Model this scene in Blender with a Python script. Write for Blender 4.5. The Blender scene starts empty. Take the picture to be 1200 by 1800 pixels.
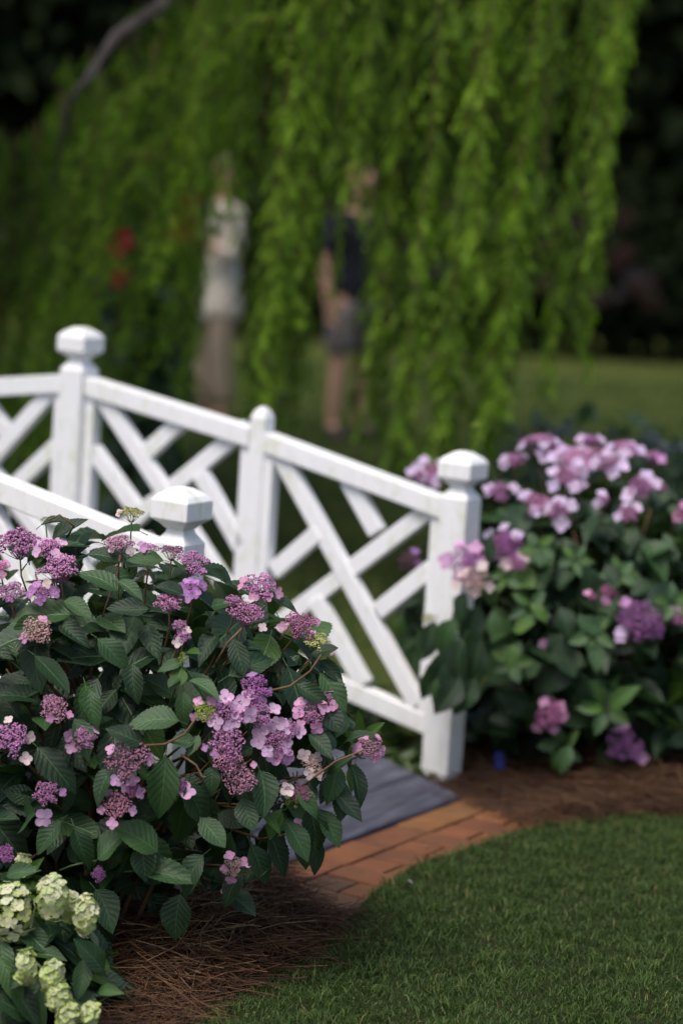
import bpy, bmesh, math, random
import numpy as np
from mathutils import Vector, Matrix

# ------------------------------------------------------------------ camera, sky, sun, exposure
SC = bpy.context.scene
COL = SC.collection
random.seed(7)
RNG = np.random.default_rng(7)
R = math.radians

CAM_H, TILT, ROLL, FPX = 1.7, R(7.947), R(3.756), 4250.0
cam_d = bpy.data.cameras.new('camera')
cam_d.sensor_fit = 'VERTICAL'
cam_d.sensor_height = 36.0
cam_d.lens = FPX / 1800.0 * 36.0
cam_d.clip_start, cam_d.clip_end = 0.1, 400.0
cam_d.dof.use_dof = True
cam_d.dof.focus_distance = 5.0
cam_d.dof.aperture_fstop = 1.65
cam = bpy.data.objects.new('camera', cam_d)
COL.objects.link(cam)
CAM_R = Matrix.Rotation(math.pi / 2 - TILT, 3, 'X') @ Matrix.Rotation(ROLL, 3, 'Z')
cam.matrix_world = Matrix.Translation((0, 0, CAM_H)) @ CAM_R.to_4x4()
SC.camera = cam

SUN_EL, SUN_AZ = R(63), R(215)          # azimuth clockwise from +Y: high, behind the camera and to its left
world = bpy.data.worlds.new('World')
SC.world = world
world.use_nodes = True
wn = world.node_tree
sky_n = wn.nodes.new('ShaderNodeTexSky')
sky_n.sky_type = 'NISHITA'
sky_n.sun_disc = False
sky_n.sun_elevation = SUN_EL
sky_n.sun_rotation = SUN_AZ
sky_n.air_density, sky_n.dust_density, sky_n.ozone_density = 1.0, 4.0, 0.5
bg = wn.nodes['Background']
wn.links.new(sky_n.outputs[0], bg.inputs[0])
bg.inputs[1].default_value = 0.12
sun_d = bpy.data.lights.new('sun', 'SUN')
sun_d.energy = 2.0
sun_d.angle = R(25)
sun_d.color = (1.0, 0.96, 0.91)
sun = bpy.data.objects.new('sun', sun_d)
COL.objects.link(sun)
sdir = Vector((math.sin(SUN_AZ) * math.cos(SUN_EL), math.cos(SUN_AZ) * math.cos(SUN_EL), math.sin(SUN_EL)))
sun.rotation_euler = sdir.to_track_quat('Z', 'Y').to_euler()
SC.view_settings.view_transform = 'Standard'
SC.view_settings.look = 'None'
SC.view_settings.gamma = 1.0
SC.view_settings.exposure = 0.52
SC.view_settings.use_curve_mapping = False
SC.cycles.max_bounces = 8
SC.cycles.transparent_max_bounces = 4
SC.cycles.use_denoising = True

# ------------------------------------------------------------------ helpers
def ray(px, py):
    return CAM_R @ Vector(((px - 600) / FPX, (900 - py) / FPX, -1.0))

CAMP = Vector((0, 0, CAM_H))

def on_z(px, py, z=0.0):
    v = ray(px, py)
    return CAMP + v * ((z - CAM_H) / v.z)

def on_y(px, py, y):
    v = ray(px, py)
    return CAMP + v * (y / v.y)

def tag(o, label=None, cat=None, group=None, kind=None):
    if label: o['label'] = label
    if cat: o['category'] = cat
    if group: o['group'] = group
    if kind: o['kind'] = kind
    return o

def empty(name, loc=(0, 0, 0)):
    o = bpy.data.objects.new(name, None)
    o.empty_display_size = 0.1
    o.location = loc
    COL.objects.link(o)
    return o

def link(name, me, mat=None, parent=None):
    o = bpy.data.objects.new(name, me)
    COL.objects.link(o)
    if mat and not me.materials:
        me.materials.append(mat)
    if parent: o.parent = parent
    return o

def fast_mesh(name, V, Fa, attr=None, smooth=True):
    """V n x 3, Fa list of face arrays (each m x k); attr n x 3 -> point attribute 'leaf'."""
    V = np.asarray(V, dtype=np.float32)
    me = bpy.data.meshes.new(name)
    me.vertices.add(len(V))
    me.vertices.foreach_set('co', V.ravel())
    Fa = [np.asarray(f, dtype=np.int32) for f in Fa if len(f)]
    idx = np.concatenate([f.ravel() for f in Fa])
    tot = np.concatenate([np.full(len(f), f.shape[1], dtype=np.int32) for f in Fa])
    st = np.concatenate([[0], np.cumsum(tot)[:-1]]).astype(np.int32)
    me.loops.add(len(idx))
    me.loops.foreach_set('vertex_index', idx)
    me.polygons.add(len(tot))
    me.polygons.foreach_set('loop_start', st)
    me.polygons.foreach_set('use_smooth', np.full(len(tot), smooth, dtype=bool))
    if attr is not None:
        a = me.attributes.new('leaf', 'FLOAT_VECTOR', 'POINT')
        a.data.foreach_set('vector', np.asarray(attr, dtype=np.float32).ravel())
    me.update(calc_edges=True)
    me.validate()
    return me

class MB:
    """collects simple shapes into one mesh"""
    def __init__(s): s.v, s.f, s.a = [], [], []
    def add(s, vs, fs, a=None):
        n = len(s.v)
        s.v += [tuple(v) for v in vs]
        s.f += [tuple(i + n for i in f) for f in fs]
        s.a += a if a is not None else [(0, 0, 0.5)] * len(vs)
    def box8(s, c):     # 8 corners: bottom ring 0-3, top ring 4-7
        s.add(c, [(3, 2, 1, 0), (4, 5, 6, 7), (0, 1, 5, 4), (1, 2, 6, 5), (2, 3, 7, 6), (3, 0, 4, 7)])
    def box(s, c, d, M=None):
        x, y, z = d[0] / 2, d[1] / 2, d[2] / 2
        vs = [Vector((a * x, b * y, e * z)) for e in (-1, 1) for a, b in ((-1, -1), (1, -1), (1, 1), (-1, 1))]
        s.box8([(M @ v if M else v) + Vector(c) for v in vs])
    def tube(s, pts, rad, n=6, tone=0.5, cap=True):
        pts = [Vector(p) for p in pts]
        if not hasattr(rad, '__len__'): rad = [rad] * len(pts)
        vs, fs, at = [], [], []
        up = Vector((0.31, 0.2, 0.93))
        for i, p in enumerate(pts):
            d = (pts[min(i + 1, len(pts) - 1)] - pts[max(i - 1, 0)]).normalized()
            a = d.cross(up)
            if a.length < 1e-3: a = d.cross(Vector((1, 0, 0)))
            a.normalize(); b = d.cross(a)
            for k in range(n):
                t = 2 * math.pi * k / n
                vs.append(p + (a * math.cos(t) + b * math.sin(t)) * rad[i])
                at.append((k / n, i / max(1, len(pts) - 1), tone))
        for i in range(len(pts) - 1):
            for k in range(n):
                fs.append((i * n + k, i * n + (k + 1) % n, (i + 1) * n + (k + 1) % n, (i + 1) * n + k))
        if cap:
            fs.append(tuple(range(n))[::-1]); fs.append(tuple((len(pts) - 1) * n + k for k in range(n)))
        s.add(vs, fs, at)
    def rings(s, rings, cap=True):
        n = len(rings[0]); vs = [v for r in rings for v in r]; fs = []
        for i in range(len(rings) - 1):
            for k in range(n):
                fs.append((i * n + k, i * n + (k + 1) % n, (i + 1) * n + (k + 1) % n, (i + 1) * n + k))
        if cap:
            fs.append(tuple(range(n))[::-1]); fs.append(tuple((len(rings) - 1) * n + k for k in range(n)))
        s.add(vs, fs)
    def mesh(s, name, smooth=False):
        me = bpy.data.meshes.new(name)
        me.from_pydata(s.v, [], s.f)
        bm = bmesh.new(); bm.from_mesh(me); bmesh.ops.recalc_face_normals(bm, faces=bm.faces); bm.to_mesh(me); bm.free()
        a = me.attributes.new('leaf', 'FLOAT_VECTOR', 'POINT')
        a.data.foreach_set('vector', np.asarray(s.a, dtype=np.float32).ravel())
        if smooth: me.polygons.foreach_set('use_smooth', [True] * len(me.polygons))
        me.update()
        return me
    def build(s, name, mat, parent=None, smooth=False, bevel=0.0):
        o = link(name, s.mesh(name, smooth), mat, parent)
        if bevel:
            m = o.modifiers.new('bevel', 'BEVEL'); m.width = bevel; m.segments = 2
            m.limit_method = 'ANGLE'; m.angle_limit = R(35)
        return o

# ------------------------------------------------------------------ materials
def new_mat(name):
    m = bpy.data.materials.new(name); m.use_nodes = True
    nt = m.node_tree
    for n in list(nt.nodes): nt.nodes.remove(n)
    return m, nt, nt.nodes, nt.links

def N(nodes, t, **kw):
    n = nodes.new(t)
    for k, v in kw.items(): setattr(n, k, v)
    return n

def val(nodes, links, op, a, b=None, clamp=False):
    n = nodes.new('ShaderNodeMath'); n.operation = op; n.use_clamp = clamp
    for i, x in enumerate((a, b)):
        if x is None: continue
        if isinstance(x, (int, float)): n.inputs[i].default_value = x
        else: links.new(x, n.inputs[i])
    return n.outputs[0]

def mixc(nodes, links, f, a, b, mode='MIX'):
    n = nodes.new('ShaderNodeMix'); n.data_type = 'RGBA'; n.blend_type = mode
    for s, x in ((n.inputs[0], f), (n.inputs[6], a), (n.inputs[7], b)):
        if isinstance(x, (int, float)): s.default_value = x
        elif isinstance(x, tuple): s.default_value = (*x, 1.0) if len(x) == 3 else x
        else: links.new(x, s)
    return n.outputs[2]

def noise(nodes, links, vec, scale, detail=4, rough=0.55, stretch=None):
    if stretch:
        mp = nodes.new('ShaderNodeMapping'); mp.inputs['Scale'].default_value = stretch
        links.new(vec, mp.inputs[0]); vec = mp.outputs[0]
    n = nodes.new('ShaderNodeTexNoise'); n.inputs['Scale'].default_value = scale
    n.inputs['Detail'].default_value = detail; n.inputs['Roughness'].default_value = rough
    links.new(vec, n.inputs['Vector'])
    return n.outputs[0]

def ramp(nodes, links, f, stops):
    n = nodes.new('ShaderNodeValToRGB'); e = n.color_ramp.elements
    while len(e) < len(stops): e.new(0.5)
    for i, (p, c) in enumerate(stops):
        e[i].position = p; e[i].color = (*c, 1) if len(c) == 3 else c
    links.new(f, n.inputs[0])
    return n.outputs[0]

def finish(nodes, links, col, rough=0.6, bump=None, bstr=0.3, bdist=0.004, transl=0.0, tcol=None, spec=0.5):
    out = nodes.new('ShaderNodeOutputMaterial')
    p = nodes.new('ShaderNodeBsdfPrincipled')
    if isinstance(col, tuple): p.inputs['Base Color'].default_value = (*col, 1)
    else: links.new(col, p.inputs['Base Color'])
    if isinstance(rough, (int, float)): p.inputs['Roughness'].default_value = rough
    else: links.new(rough, p.inputs['Roughness'])
    p.inputs['Specular IOR Level'].default_value = spec
    if bump is not None:
        b = nodes.new('ShaderNodeBump'); b.inputs['Strength'].default_value = bstr; b.inputs['Distance'].default_value = bdist
        links.new(bump, b.inputs['Height']); links.new(b.outputs[0], p.inputs['Normal'])
    sh = p.outputs[0]
    if transl:
        t = nodes.new('ShaderNodeBsdfTranslucent')
        c = tcol if tcol is not None else col
        if isinstance(c, tuple): t.inputs[0].default_value = (*c, 1)
        else: links.new(c, t.inputs[0])
        mx = nodes.new('ShaderNodeMixShader'); mx.inputs[0].default_value = transl
        links.new(sh, mx.inputs[1]); links.new(t.outputs[0], mx.inputs[2]); sh = mx.outputs[0]
    links.new(sh, out.inputs[0])

def objpos(nodes):
    return nodes.new('ShaderNodeTexCoord').outputs['Object']

def worldpos(nodes):
    return nodes.new('ShaderNodeNewGeometry').outputs['Position']

MAT = {}
def simple(key, c1, c2, scale=30, rough=0.7, bump=0.2, transl=0.0, stretch=None, spec=0.4):
    m, nt, nd, lk = new_mat(key)
    f = noise(nd, lk, objpos(nd), scale, 5, 0.6, stretch)
    col = ramp(nd, lk, f, [(0.3, c1), (0.7, c2)])
    finish(nd, lk, col, rough, f, bump, 0.004, transl, None, spec)
    MAT[key] = m
    return m

def m_paint():
    m, nt, nd, lk = new_mat('white_paint')
    p = worldpos(nd)
    g = noise(nd, lk, p, 60, 4, 0.6, (1, 1, 0.12))
    st = noise(nd, lk, p, 9, 5, 0.65, (1, 1, 0.55))
    fine = noise(nd, lk, p, 45, 4, 0.7, (1, 1, 0.5))
    f = val(nd, lk, 'MULTIPLY', st, fine)
    algae = ramp(nd, lk, f, [(0.26, (0, 0, 0)), (0.40, (0.6, 0.6, 0.6))])
    base = ramp(nd, lk, g, [(0.3, (0.76, 0.76, 0.78)), (0.7, (0.83, 0.83, 0.84))])
    sep = nd.new('ShaderNodeSeparateXYZ'); lk.new(p, sep.inputs[0])
    splash = nd.new('ShaderNodeMapRange'); lk.new(sep.outputs[2], splash.inputs[0])
    splash.inputs[1].default_value = 0.30; splash.inputs[2].default_value = 0.0
    splash.inputs[3].default_value = 0.0; splash.inputs[4].default_value = 0.5
    dirt = val(nd, lk, 'MULTIPLY', splash.outputs[0], st)
    col = mixc(nd, lk, algae, base, (0.52, 0.56, 0.34))
    col = mixc(nd, lk, dirt, col, (0.36, 0.34, 0.22))
    finish(nd, lk, col, 0.48, g, 0.25, 0.0015)
    MAT['paint'] = m

def m_leaf(key, dark, mid, light, rough=0.42, transl=0.18, tmul=(0.16, 0.30, 0.05), under=1.35, spec=0.45):
    m, nt, nd, lk = new_mat(key)
    at = nd.new('ShaderNodeAttribute'); at.attribute_name = 'leaf'
    sp = nd.new('ShaderNodeSeparateXYZ'); lk.new(at.outputs['Vector'], sp.inputs[0])
    u, v, tone = sp.outputs[0], sp.outputs[1], sp.outputs[2]
    oi = nd.new('ShaderNodeObjectInfo')
    t = val(nd, lk, 'FRACT', val(nd, lk, 'ADD', val(nd, lk, 'MULTIPLY', oi.outputs['Random'], 7.31), tone))
    au = val(nd, lk, 'ABSOLUTE', u)
    # side veins sweep towards the tip
    w = val(nd, lk, 'FRACT', val(nd, lk, 'SUBTRACT', val(nd, lk, 'MULTIPLY', v, 8.0), val(nd, lk, 'MULTIPLY', au, 2.0)))
    tri = val(nd, lk, 'ABSOLUTE', val(nd, lk, 'SUBTRACT', w, 0.5))                 # 0.5 on a vein, 0 between
    vein = ramp(nd, lk, tri, [(0.43, (0, 0, 0)), (0.5, (1, 1, 1))])
    mid_r = ramp(nd, lk, au, [(0.02, (1, 1, 1)), (0.075, (0, 0, 0))])
    vv = val(nd, lk, 'MAXIMUM', val(nd, lk, 'MULTIPLY', vein, 0.45), mid_r)
    fine = noise(nd, lk, objpos(nd), 160, 4, 0.6)
    blot = noise(nd, lk, objpos(nd), 22, 3, 0.6)
    base = ramp(nd, lk, t, [(0.0, dark), (0.62, mid), (1.0, light)])
    base = mixc(nd, lk, 0.55, base, ramp(nd, lk, blot, [(0.25, (0.55, 0.6, 0.5)), (0.75, (1.3, 1.3, 1.25))]), 'MULTIPLY')
    wear = noise(nd, lk, objpos(nd), 9, 5, 0.75)
    base = mixc(nd, lk, ramp(nd, lk, val(nd, lk, 'ADD', wear, val(nd, lk, 'MULTIPLY', t, 0.08)), [(0.70, (0, 0, 0)), (0.76, (0.7, 0.7, 0.7))]), base, (0.09, 0.06, 0.02))
    col = mixc(nd, lk, val(nd, lk, 'MULTIPLY', vv, 0.55), base, tuple(min(1, c * 2.1) for c in light))
    geo = nd.new('ShaderNodeNewGeometry')
    col = mixc(nd, lk, val(nd, lk, 'MULTIPLY', geo.outputs['Backfacing'], 0.6), col, tuple(c * under for c in mid))
    h = val(nd, lk, 'SUBTRACT', val(nd, lk, 'MULTIPLY', val(nd, lk, 'SUBTRACT', 0.5, tri), 1.0), mid_r)
    h = val(nd, lk, 'ADD', h, val(nd, lk, 'MULTIPLY', fine, 0.5))
    finish(nd, lk, col, rough, h, 0.4, 0.004, transl, tmul, spec)
    MAT[key] = m

def m_flower(key, rough=0.6, transl=0.2, contrast=0.5, rim=False):
    """colour comes from the object's own colour, each bead or petal a little apart"""
    m, nt, nd, lk = new_mat(key)
    at = nd.new('ShaderNodeAttribute'); at.attribute_name = 'leaf'
    sp = nd.new('ShaderNodeSeparateXYZ'); lk.new(at.outputs['Vector'], sp.inputs[0])
    oi = nd.new('ShaderNodeObjectInfo')
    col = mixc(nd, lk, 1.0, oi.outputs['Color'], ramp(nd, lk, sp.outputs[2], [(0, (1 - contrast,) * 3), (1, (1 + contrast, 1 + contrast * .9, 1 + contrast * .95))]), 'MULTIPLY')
    if rim:     # petals pale towards the middle
        col = mixc(nd, lk, ramp(nd, lk, sp.outputs[1], [(0.0, (0.45,) * 3), (0.5, (0.05,) * 3), (1, (0, 0, 0))]), col, (0.72, 0.62, 0.66))
    f = noise(nd, lk, objpos(nd), 220, 3)
    finish(nd, lk, col, rough, f, 0.15, 0.001, transl, col, 0.3)
    MAT[key] = m

m_paint()
m_leaf('hydrangea_leaf', (0.008, 0.022, 0.010), (0.018, 0.047, 0.018), (0.036, 0.084, 0.025), transl=0.14, tmul=(0.10, 0.20, 0.03))
m_leaf('fresh_leaf', (0.035, 0.085, 0.015), (0.05, 0.115, 0.02), (0.08, 0.155, 0.025), transl=0.3, tmul=(0.16, 0.34, 0.04))
m_leaf('pale_leaf', (0.030, 0.068, 0.026), (0.042, 0.092, 0.035), (0.06, 0.12, 0.04))
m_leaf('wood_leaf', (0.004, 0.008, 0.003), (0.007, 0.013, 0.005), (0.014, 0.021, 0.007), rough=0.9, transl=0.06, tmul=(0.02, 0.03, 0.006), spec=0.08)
m_leaf('hedge_leaf', (0.02, 0.042, 0.025), (0.035, 0.07, 0.04), (0.06, 0.10, 0.055))
m_leaf('strap_leaf', (0.02, 0.045, 0.012), (0.035, 0.07, 0.018), (0.06, 0.10, 0.025))
m_flower('bead')
m_flower('petal', 0.55, 0.3, 0.22, True)
simple('stem_green', (0.06, 0.09, 0.03), (0.10, 0.13, 0.045), 60)
simple('stem_brown', (0.10, 0.052, 0.028), (0.17, 0.09, 0.045), 60)
simple('bark', (0.035, 0.030, 0.026), (0.15, 0.13, 0.115), 14, 0.85, 0.8, stretch=(1, 1, 0.25))
simple('bark_dark', (0.012, 0.010, 0.008), (0.035, 0.028, 0.022), 14, 0.9, 0.8, stretch=(1, 1, 0.25))
simple('skin', (0.50, 0.27, 0.18), (0.58, 0.33, 0.23), 12, 0.5, 0.05)
simple('hair_ginger', (0.16, 0.07, 0.025), (0.26, 0.12, 0.045), 60, 0.5, 0.4, stretch=(1, 1, 0.2))
simple('hair_grey', (0.16, 0.12, 0.10), (0.28, 0.22, 0.19), 60, 0.5, 0.4, stretch=(1, 1, 0.2))
simple('eye', (0.03, 0.03, 0.03), (0.05, 0.04, 0.035), 30, 0.2, 0.0)
simple('lips', (0.42, 0.15, 0.13), (0.48, 0.2, 0.17), 30, 0.4, 0.0)
simple('cream_cloth', (0.62, 0.55, 0.47), (0.72, 0.65, 0.57), 25, 0.85, 0.2)
simple('tan_cloth', (0.33, 0.25, 0.18), (0.40, 0.31, 0.23), 25, 0.85, 0.2)
simple('black_cloth', (0.008, 0.008, 0.014), (0.016, 0.016, 0.026), 25, 0.85, 0.2)
simple('shoe_leather', (0.03, 0.022, 0.018), (0.05, 0.035, 0.028), 25, 0.6, 0.2)
simple('blue_plastic', (0.03, 0.05, 0.30), (0.04, 0.065, 0.38), 12, 0.35, 0.05)
simple('twig_wood', (0.16, 0.14, 0.12), (0.28, 0.25, 0.22), 40, 0.85, 0.6, stretch=(1, 1, 0.2))
simple('red_petal', (0.45, 0.015, 0.05), (0.55, 0.03, 0.08), 40, 0.6, 0.1, 0.2)

def m_checks():
    m, nt, nd, lk = new_mat('patterned_cloth')
    p = objpos(nd)
    v = nd.new('ShaderNodeTexVoronoi'); v.inputs['Scale'].default_value = 28; lk.new(p, v.inputs[0])
    col = ramp(nd, lk, v.outputs['Distance'], [(0.2, (0.30, 0.25, 0.25)), (0.5, (0.12, 0.10, 0.105)), (0.8, (0.20, 0.19, 0.13))])
    finish(nd, lk, col, 0.85)
    MAT['patterned_cloth'] = m
m_checks()

def m_strand():
    m, nt, nd, lk = new_mat('weeping_needles')
    at = nd.new('ShaderNodeAttribute'); at.attribute_name = 'leaf'
    sp = nd.new('ShaderNodeSeparateXYZ'); lk.new(at.outputs['Vector'], sp.inputs[0])
    oi = nd.new('ShaderNodeObjectInfo')
    t = val(nd, lk, 'ADD', val(nd, lk, 'MULTIPLY', sp.outputs[2], 0.45), val(nd, lk, 'MULTIPLY', oi.outputs['Random'], 0.55))
    col = ramp(nd, lk, t, [(0.08, (0.032, 0.056, 0.008)), (0.42, (0.112, 0.205, 0.018)), (0.85, (0.30, 0.47, 0.036))])
    # old needles near the twig darker; the strand's inner shade is painted in
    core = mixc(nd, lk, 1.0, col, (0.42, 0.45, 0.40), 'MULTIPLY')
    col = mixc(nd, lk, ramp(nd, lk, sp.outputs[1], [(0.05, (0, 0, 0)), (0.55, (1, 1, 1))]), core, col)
    tr = mixc(nd, lk, 1.0, col, (1.9, 2.0, 1.0), 'MULTIPLY')
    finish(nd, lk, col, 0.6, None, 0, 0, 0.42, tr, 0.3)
    MAT['strand'] = m
m_strand()

def m_grass(key, c1, c2, c3):
    m, nt, nd, lk = new_mat(key)
    at = nd.new('ShaderNodeAttribute'); at.attribute_name = 'leaf'
    sp = nd.new('ShaderNodeSeparateXYZ'); lk.new(at.outputs['Vector'], sp.inputs[0])
    col = ramp(nd, lk, sp.outputs[2], [(0.0, c1), (0.55, c2), (0.93, c3), (1.0, (0.22, 0.18, 0.08))])
    big = noise(nd, lk, worldpos(nd), 4, 5, 0.7)
    col = mixc(nd, lk, 0.6, col, ramp(nd, lk, big, [(0.3, (0.65, 0.68, 0.65)), (0.7, (1.4, 1.35, 1.2))]), 'MULTIPLY')
    finish(nd, lk, col, 0.6, None, 0, 0, 0.25, (0.06, 0.12, 0.02), 0.25)
    MAT[key] = m
m_grass('grass_blade', (0.024, 0.048, 0.011), (0.050, 0.092, 0.020), (0.090, 0.135, 0.036))

def m_ground():
    m, nt, nd, lk = new_mat('lawn_ground')
    p = worldpos(nd)
    f = noise(nd, lk, p, 1.2, 6, 0.65)
    g = noise(nd, lk, p, 26, 5, 0.7)
    col = ramp(nd, lk, f, [(0.3, (0.040, 0.055, 0.014)), (0.55, (0.070, 0.085, 0.020)), (0.75, (0.095, 0.100, 0.026))])
    col = mixc(nd, lk, 0.7, col, ramp(nd, lk, g, [(0.25, (0.5, 0.5, 0.45)), (0.75, (1.4, 1.4, 1.3))]), 'MULTIPLY')
    finish(nd, lk, col, 0.9, g, 0.9, 0.03, spec=0.1)
    MAT['ground'] = m
    m, nt, nd, lk = new_mat('soil')
    p = worldpos(nd)
    g = noise(nd, lk, p, 40, 6, 0.7)
    col = ramp(nd, lk, g, [(0.3, (0.012, 0.008, 0.005)), (0.7, (0.055, 0.030, 0.016))])
    finish(nd, lk, col, 0.95, g, 1.0, 0.02, spec=0.1)
    MAT['soil'] = m
    m, nt, nd, lk = new_mat('thatch')
    p = worldpos(nd)
    g = noise(nd, lk, p, 120, 5, 0.7)
    col = ramp(nd, lk, g, [(0.3, (0.012, 0.016, 0.006)), (0.7, (0.035, 0.045, 0.016))])
    finish(nd, lk, col, 0.95, g, 0.8, 0.01, spec=0.1)
    MAT['thatch'] = m
    m, nt, nd, lk = new_mat('pine_needle')
    at = nd.new('ShaderNodeAttribute'); at.attribute_name = 'leaf'
    sp = nd.new('ShaderNodeSeparateXYZ'); lk.new(at.outputs['Vector'], sp.inputs[0])
    col = ramp(nd, lk, sp.outputs[2], [(0.0, (0.020, 0.011, 0.007)), (0.5, (0.060, 0.029, 0.015)), (0.9, (0.130, 0.064, 0.030)), (1.0, (0.23, 0.15, 0.08))])
    finish(nd, lk, col, 0.6, spec=0.3)
    MAT['pine_needle'] = m
    m, nt, nd, lk = new_mat('brick_clay')
    p = worldpos(nd); oi = nd.new('ShaderNodeObjectInfo')
    g = noise(nd, lk, p, 55, 6, 0.7); b = noise(nd, lk, p, 9, 4, 0.6)
    col = ramp(nd, lk, oi.outputs['Random'], [(0.0, (0.115, 0.040, 0.015)), (0.35, (0.170, 0.058, 0.017)), (0.7, (0.140, 0.048, 0.018)), (0.9, (0.19, 0.080, 0.020)), (1.0, (0.065, 0.036, 0.024))])
    col = mixc(nd, lk, 0.7, col, ramp(nd, lk, b, [(0.3, (0.5, 0.5, 0.52)), (0.7, (1.4, 1.4, 1.3))]), 'MULTIPLY')
    col = mixc(nd, lk, ramp(nd, lk, g, [(0.55, (0, 0, 0)), (0.8, (0.5, 0.5, 0.5))]), col, (0.07, 0.04, 0.025))
    finish(nd, lk, col, 0.75, g, 0.8, 0.004)
    MAT['brick'] = m
    m, nt, nd, lk = new_mat('grey_deck')
    p = objpos(nd); oi = nd.new('ShaderNodeObjectInfo')
    g = noise(nd, lk, p, 5, 7, 0.72, (1.0, 12, 12))
    w = noise(nd, lk, p, 14, 4, 0.6)
    col = ramp(nd, lk, g, [(0.34, (0.017, 0.018, 0.028)), (0.5, (0.046, 0.048, 0.072)), (0.68, (0.115, 0.117, 0.158))])
    col = mixc(nd, lk, 0.5, col, ramp(nd, lk, oi.outputs['Random'], [(0, (0.75, 0.75, 0.75)), (1, (1.25, 1.25, 1.25))]), 'MULTIPLY')
    col = mixc(nd, lk, ramp(nd, lk, w, [(0.6, (0, 0, 0)), (0.8, (0.45, 0.45, 0.45))]), col, (0.05, 0.045, 0.045))
    finish(nd, lk, col, 0.62, g, 0.5, 0.003)
    MAT['deck'] = m
m_ground()

# ------------------------------------------------------------------ the ground, beds, lawn
def ground_sheet():
    xs = np.linspace(-70, 70, 57); ys = np.linspace(-20, 120, 57)
    V = [(x, y, 0.0) for y in ys for x in xs]
    n = len(xs)
    Fq = [(j * n + i, j * n + i + 1, (j + 1) * n + i + 1, (j + 1) * n + i) for j in range(len(ys) - 1) for i in range(n - 1)]
    o = link('ground', fast_mesh('ground', V, [Fq]), MAT['ground'])
    tag(o, kind='structure')
ground_sheet()

def poly_sheet(name, pts, z, mat):
    me = bpy.data.meshes.new(name)
    me.from_pydata([(p[0], p[1], z) for p in pts], [], [tuple(range(len(pts)))])
    if me.polygons[0].normal.z < 0: me.flip_normals()
    return tag(link(name, me, mat), kind='structure')

def inside(P, poly):
    x, y = P[:, 0], P[:, 1]; r = np.zeros(len(P), bool); n = len(poly)
    for i in range(n):
        x1, y1 = poly[i]; x2, y2 = poly[(i + 1) % n]
        c = ((y1 > y) != (y2 > y)) & (x < (x2 - x1) * (y - y1) / (y2 - y1 + 1e-12) + x1)
        r ^= c
    return r

BX, BY, BA, BW = 0.3293, 6.6899, R(31.634), 1.333         # right end post of the bridge, direction of its rails, width
U = Vector((-math.cos(BA), math.sin(BA), 0)); NV = Vector((math.sin(BA), math.cos(BA), 0))
B0 = Vector((BX, BY, 0))
def bp(t, s, z): return B0 + U * t + NV * s + Vector((0, 0, z))   # t along the bridge, s across it (0 far rail, -BW near rail)

edge_px = [(385, 1800), (470, 1748), (560, 1698), (612, 1640), (650, 1598), (720, 1548), (800, 1522), (905, 1484), (1000, 1464), (1200, 1456)]
edge = [on_z(*p).xy for p in edge_px]
lawn_poly = [Vector((-0.75, 3.0)), Vector((-0.45, 4.2))] + edge + [Vector((1.9, 6.6)), Vector((3.5, 6.8)), Vector((3.5, 3.0))]
poly_sheet('lawn', lawn_poly, 0.036, MAT['thatch'])
lp = [tuple(p) for p in lawn_poly]

left_bed = [Vector((-3.0, 3.2)), Vector((-0.72, 3.2)), Vector((-0.40, 4.2))] + [p.copy() for p in edge[:4]] + \
           [on_z(556, 1630).xy, on_z(490, 1566).xy, bp(-0.1, -BW - 0.02, 0).xy, bp(0.6, -BW - 0.1, 0).xy, bp(2.2, -BW - 0.1, 0).xy, Vector((-3.6, 6.5))]
right_bed = [bp(0.06, 0.12, 0).xy, bp(0.03, -0.205, 0).xy, bp(-0.14, -0.235, 0).xy, on_z(864, 1440).xy, on_z(912, 1480).xy] + [p.copy() for p in edge[8:]] + \
            [Vector((1.9, 6.55)), Vector((3.5, 6.75)), Vector((3.6, 8.3)), Vector((0.5, 8.2))]
poly_sheet('left_mulch_bed', left_bed, 0.009, MAT['soil'])
poly_sheet('right_mulch_bed', right_bed, 0.009, MAT['soil'])

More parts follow.
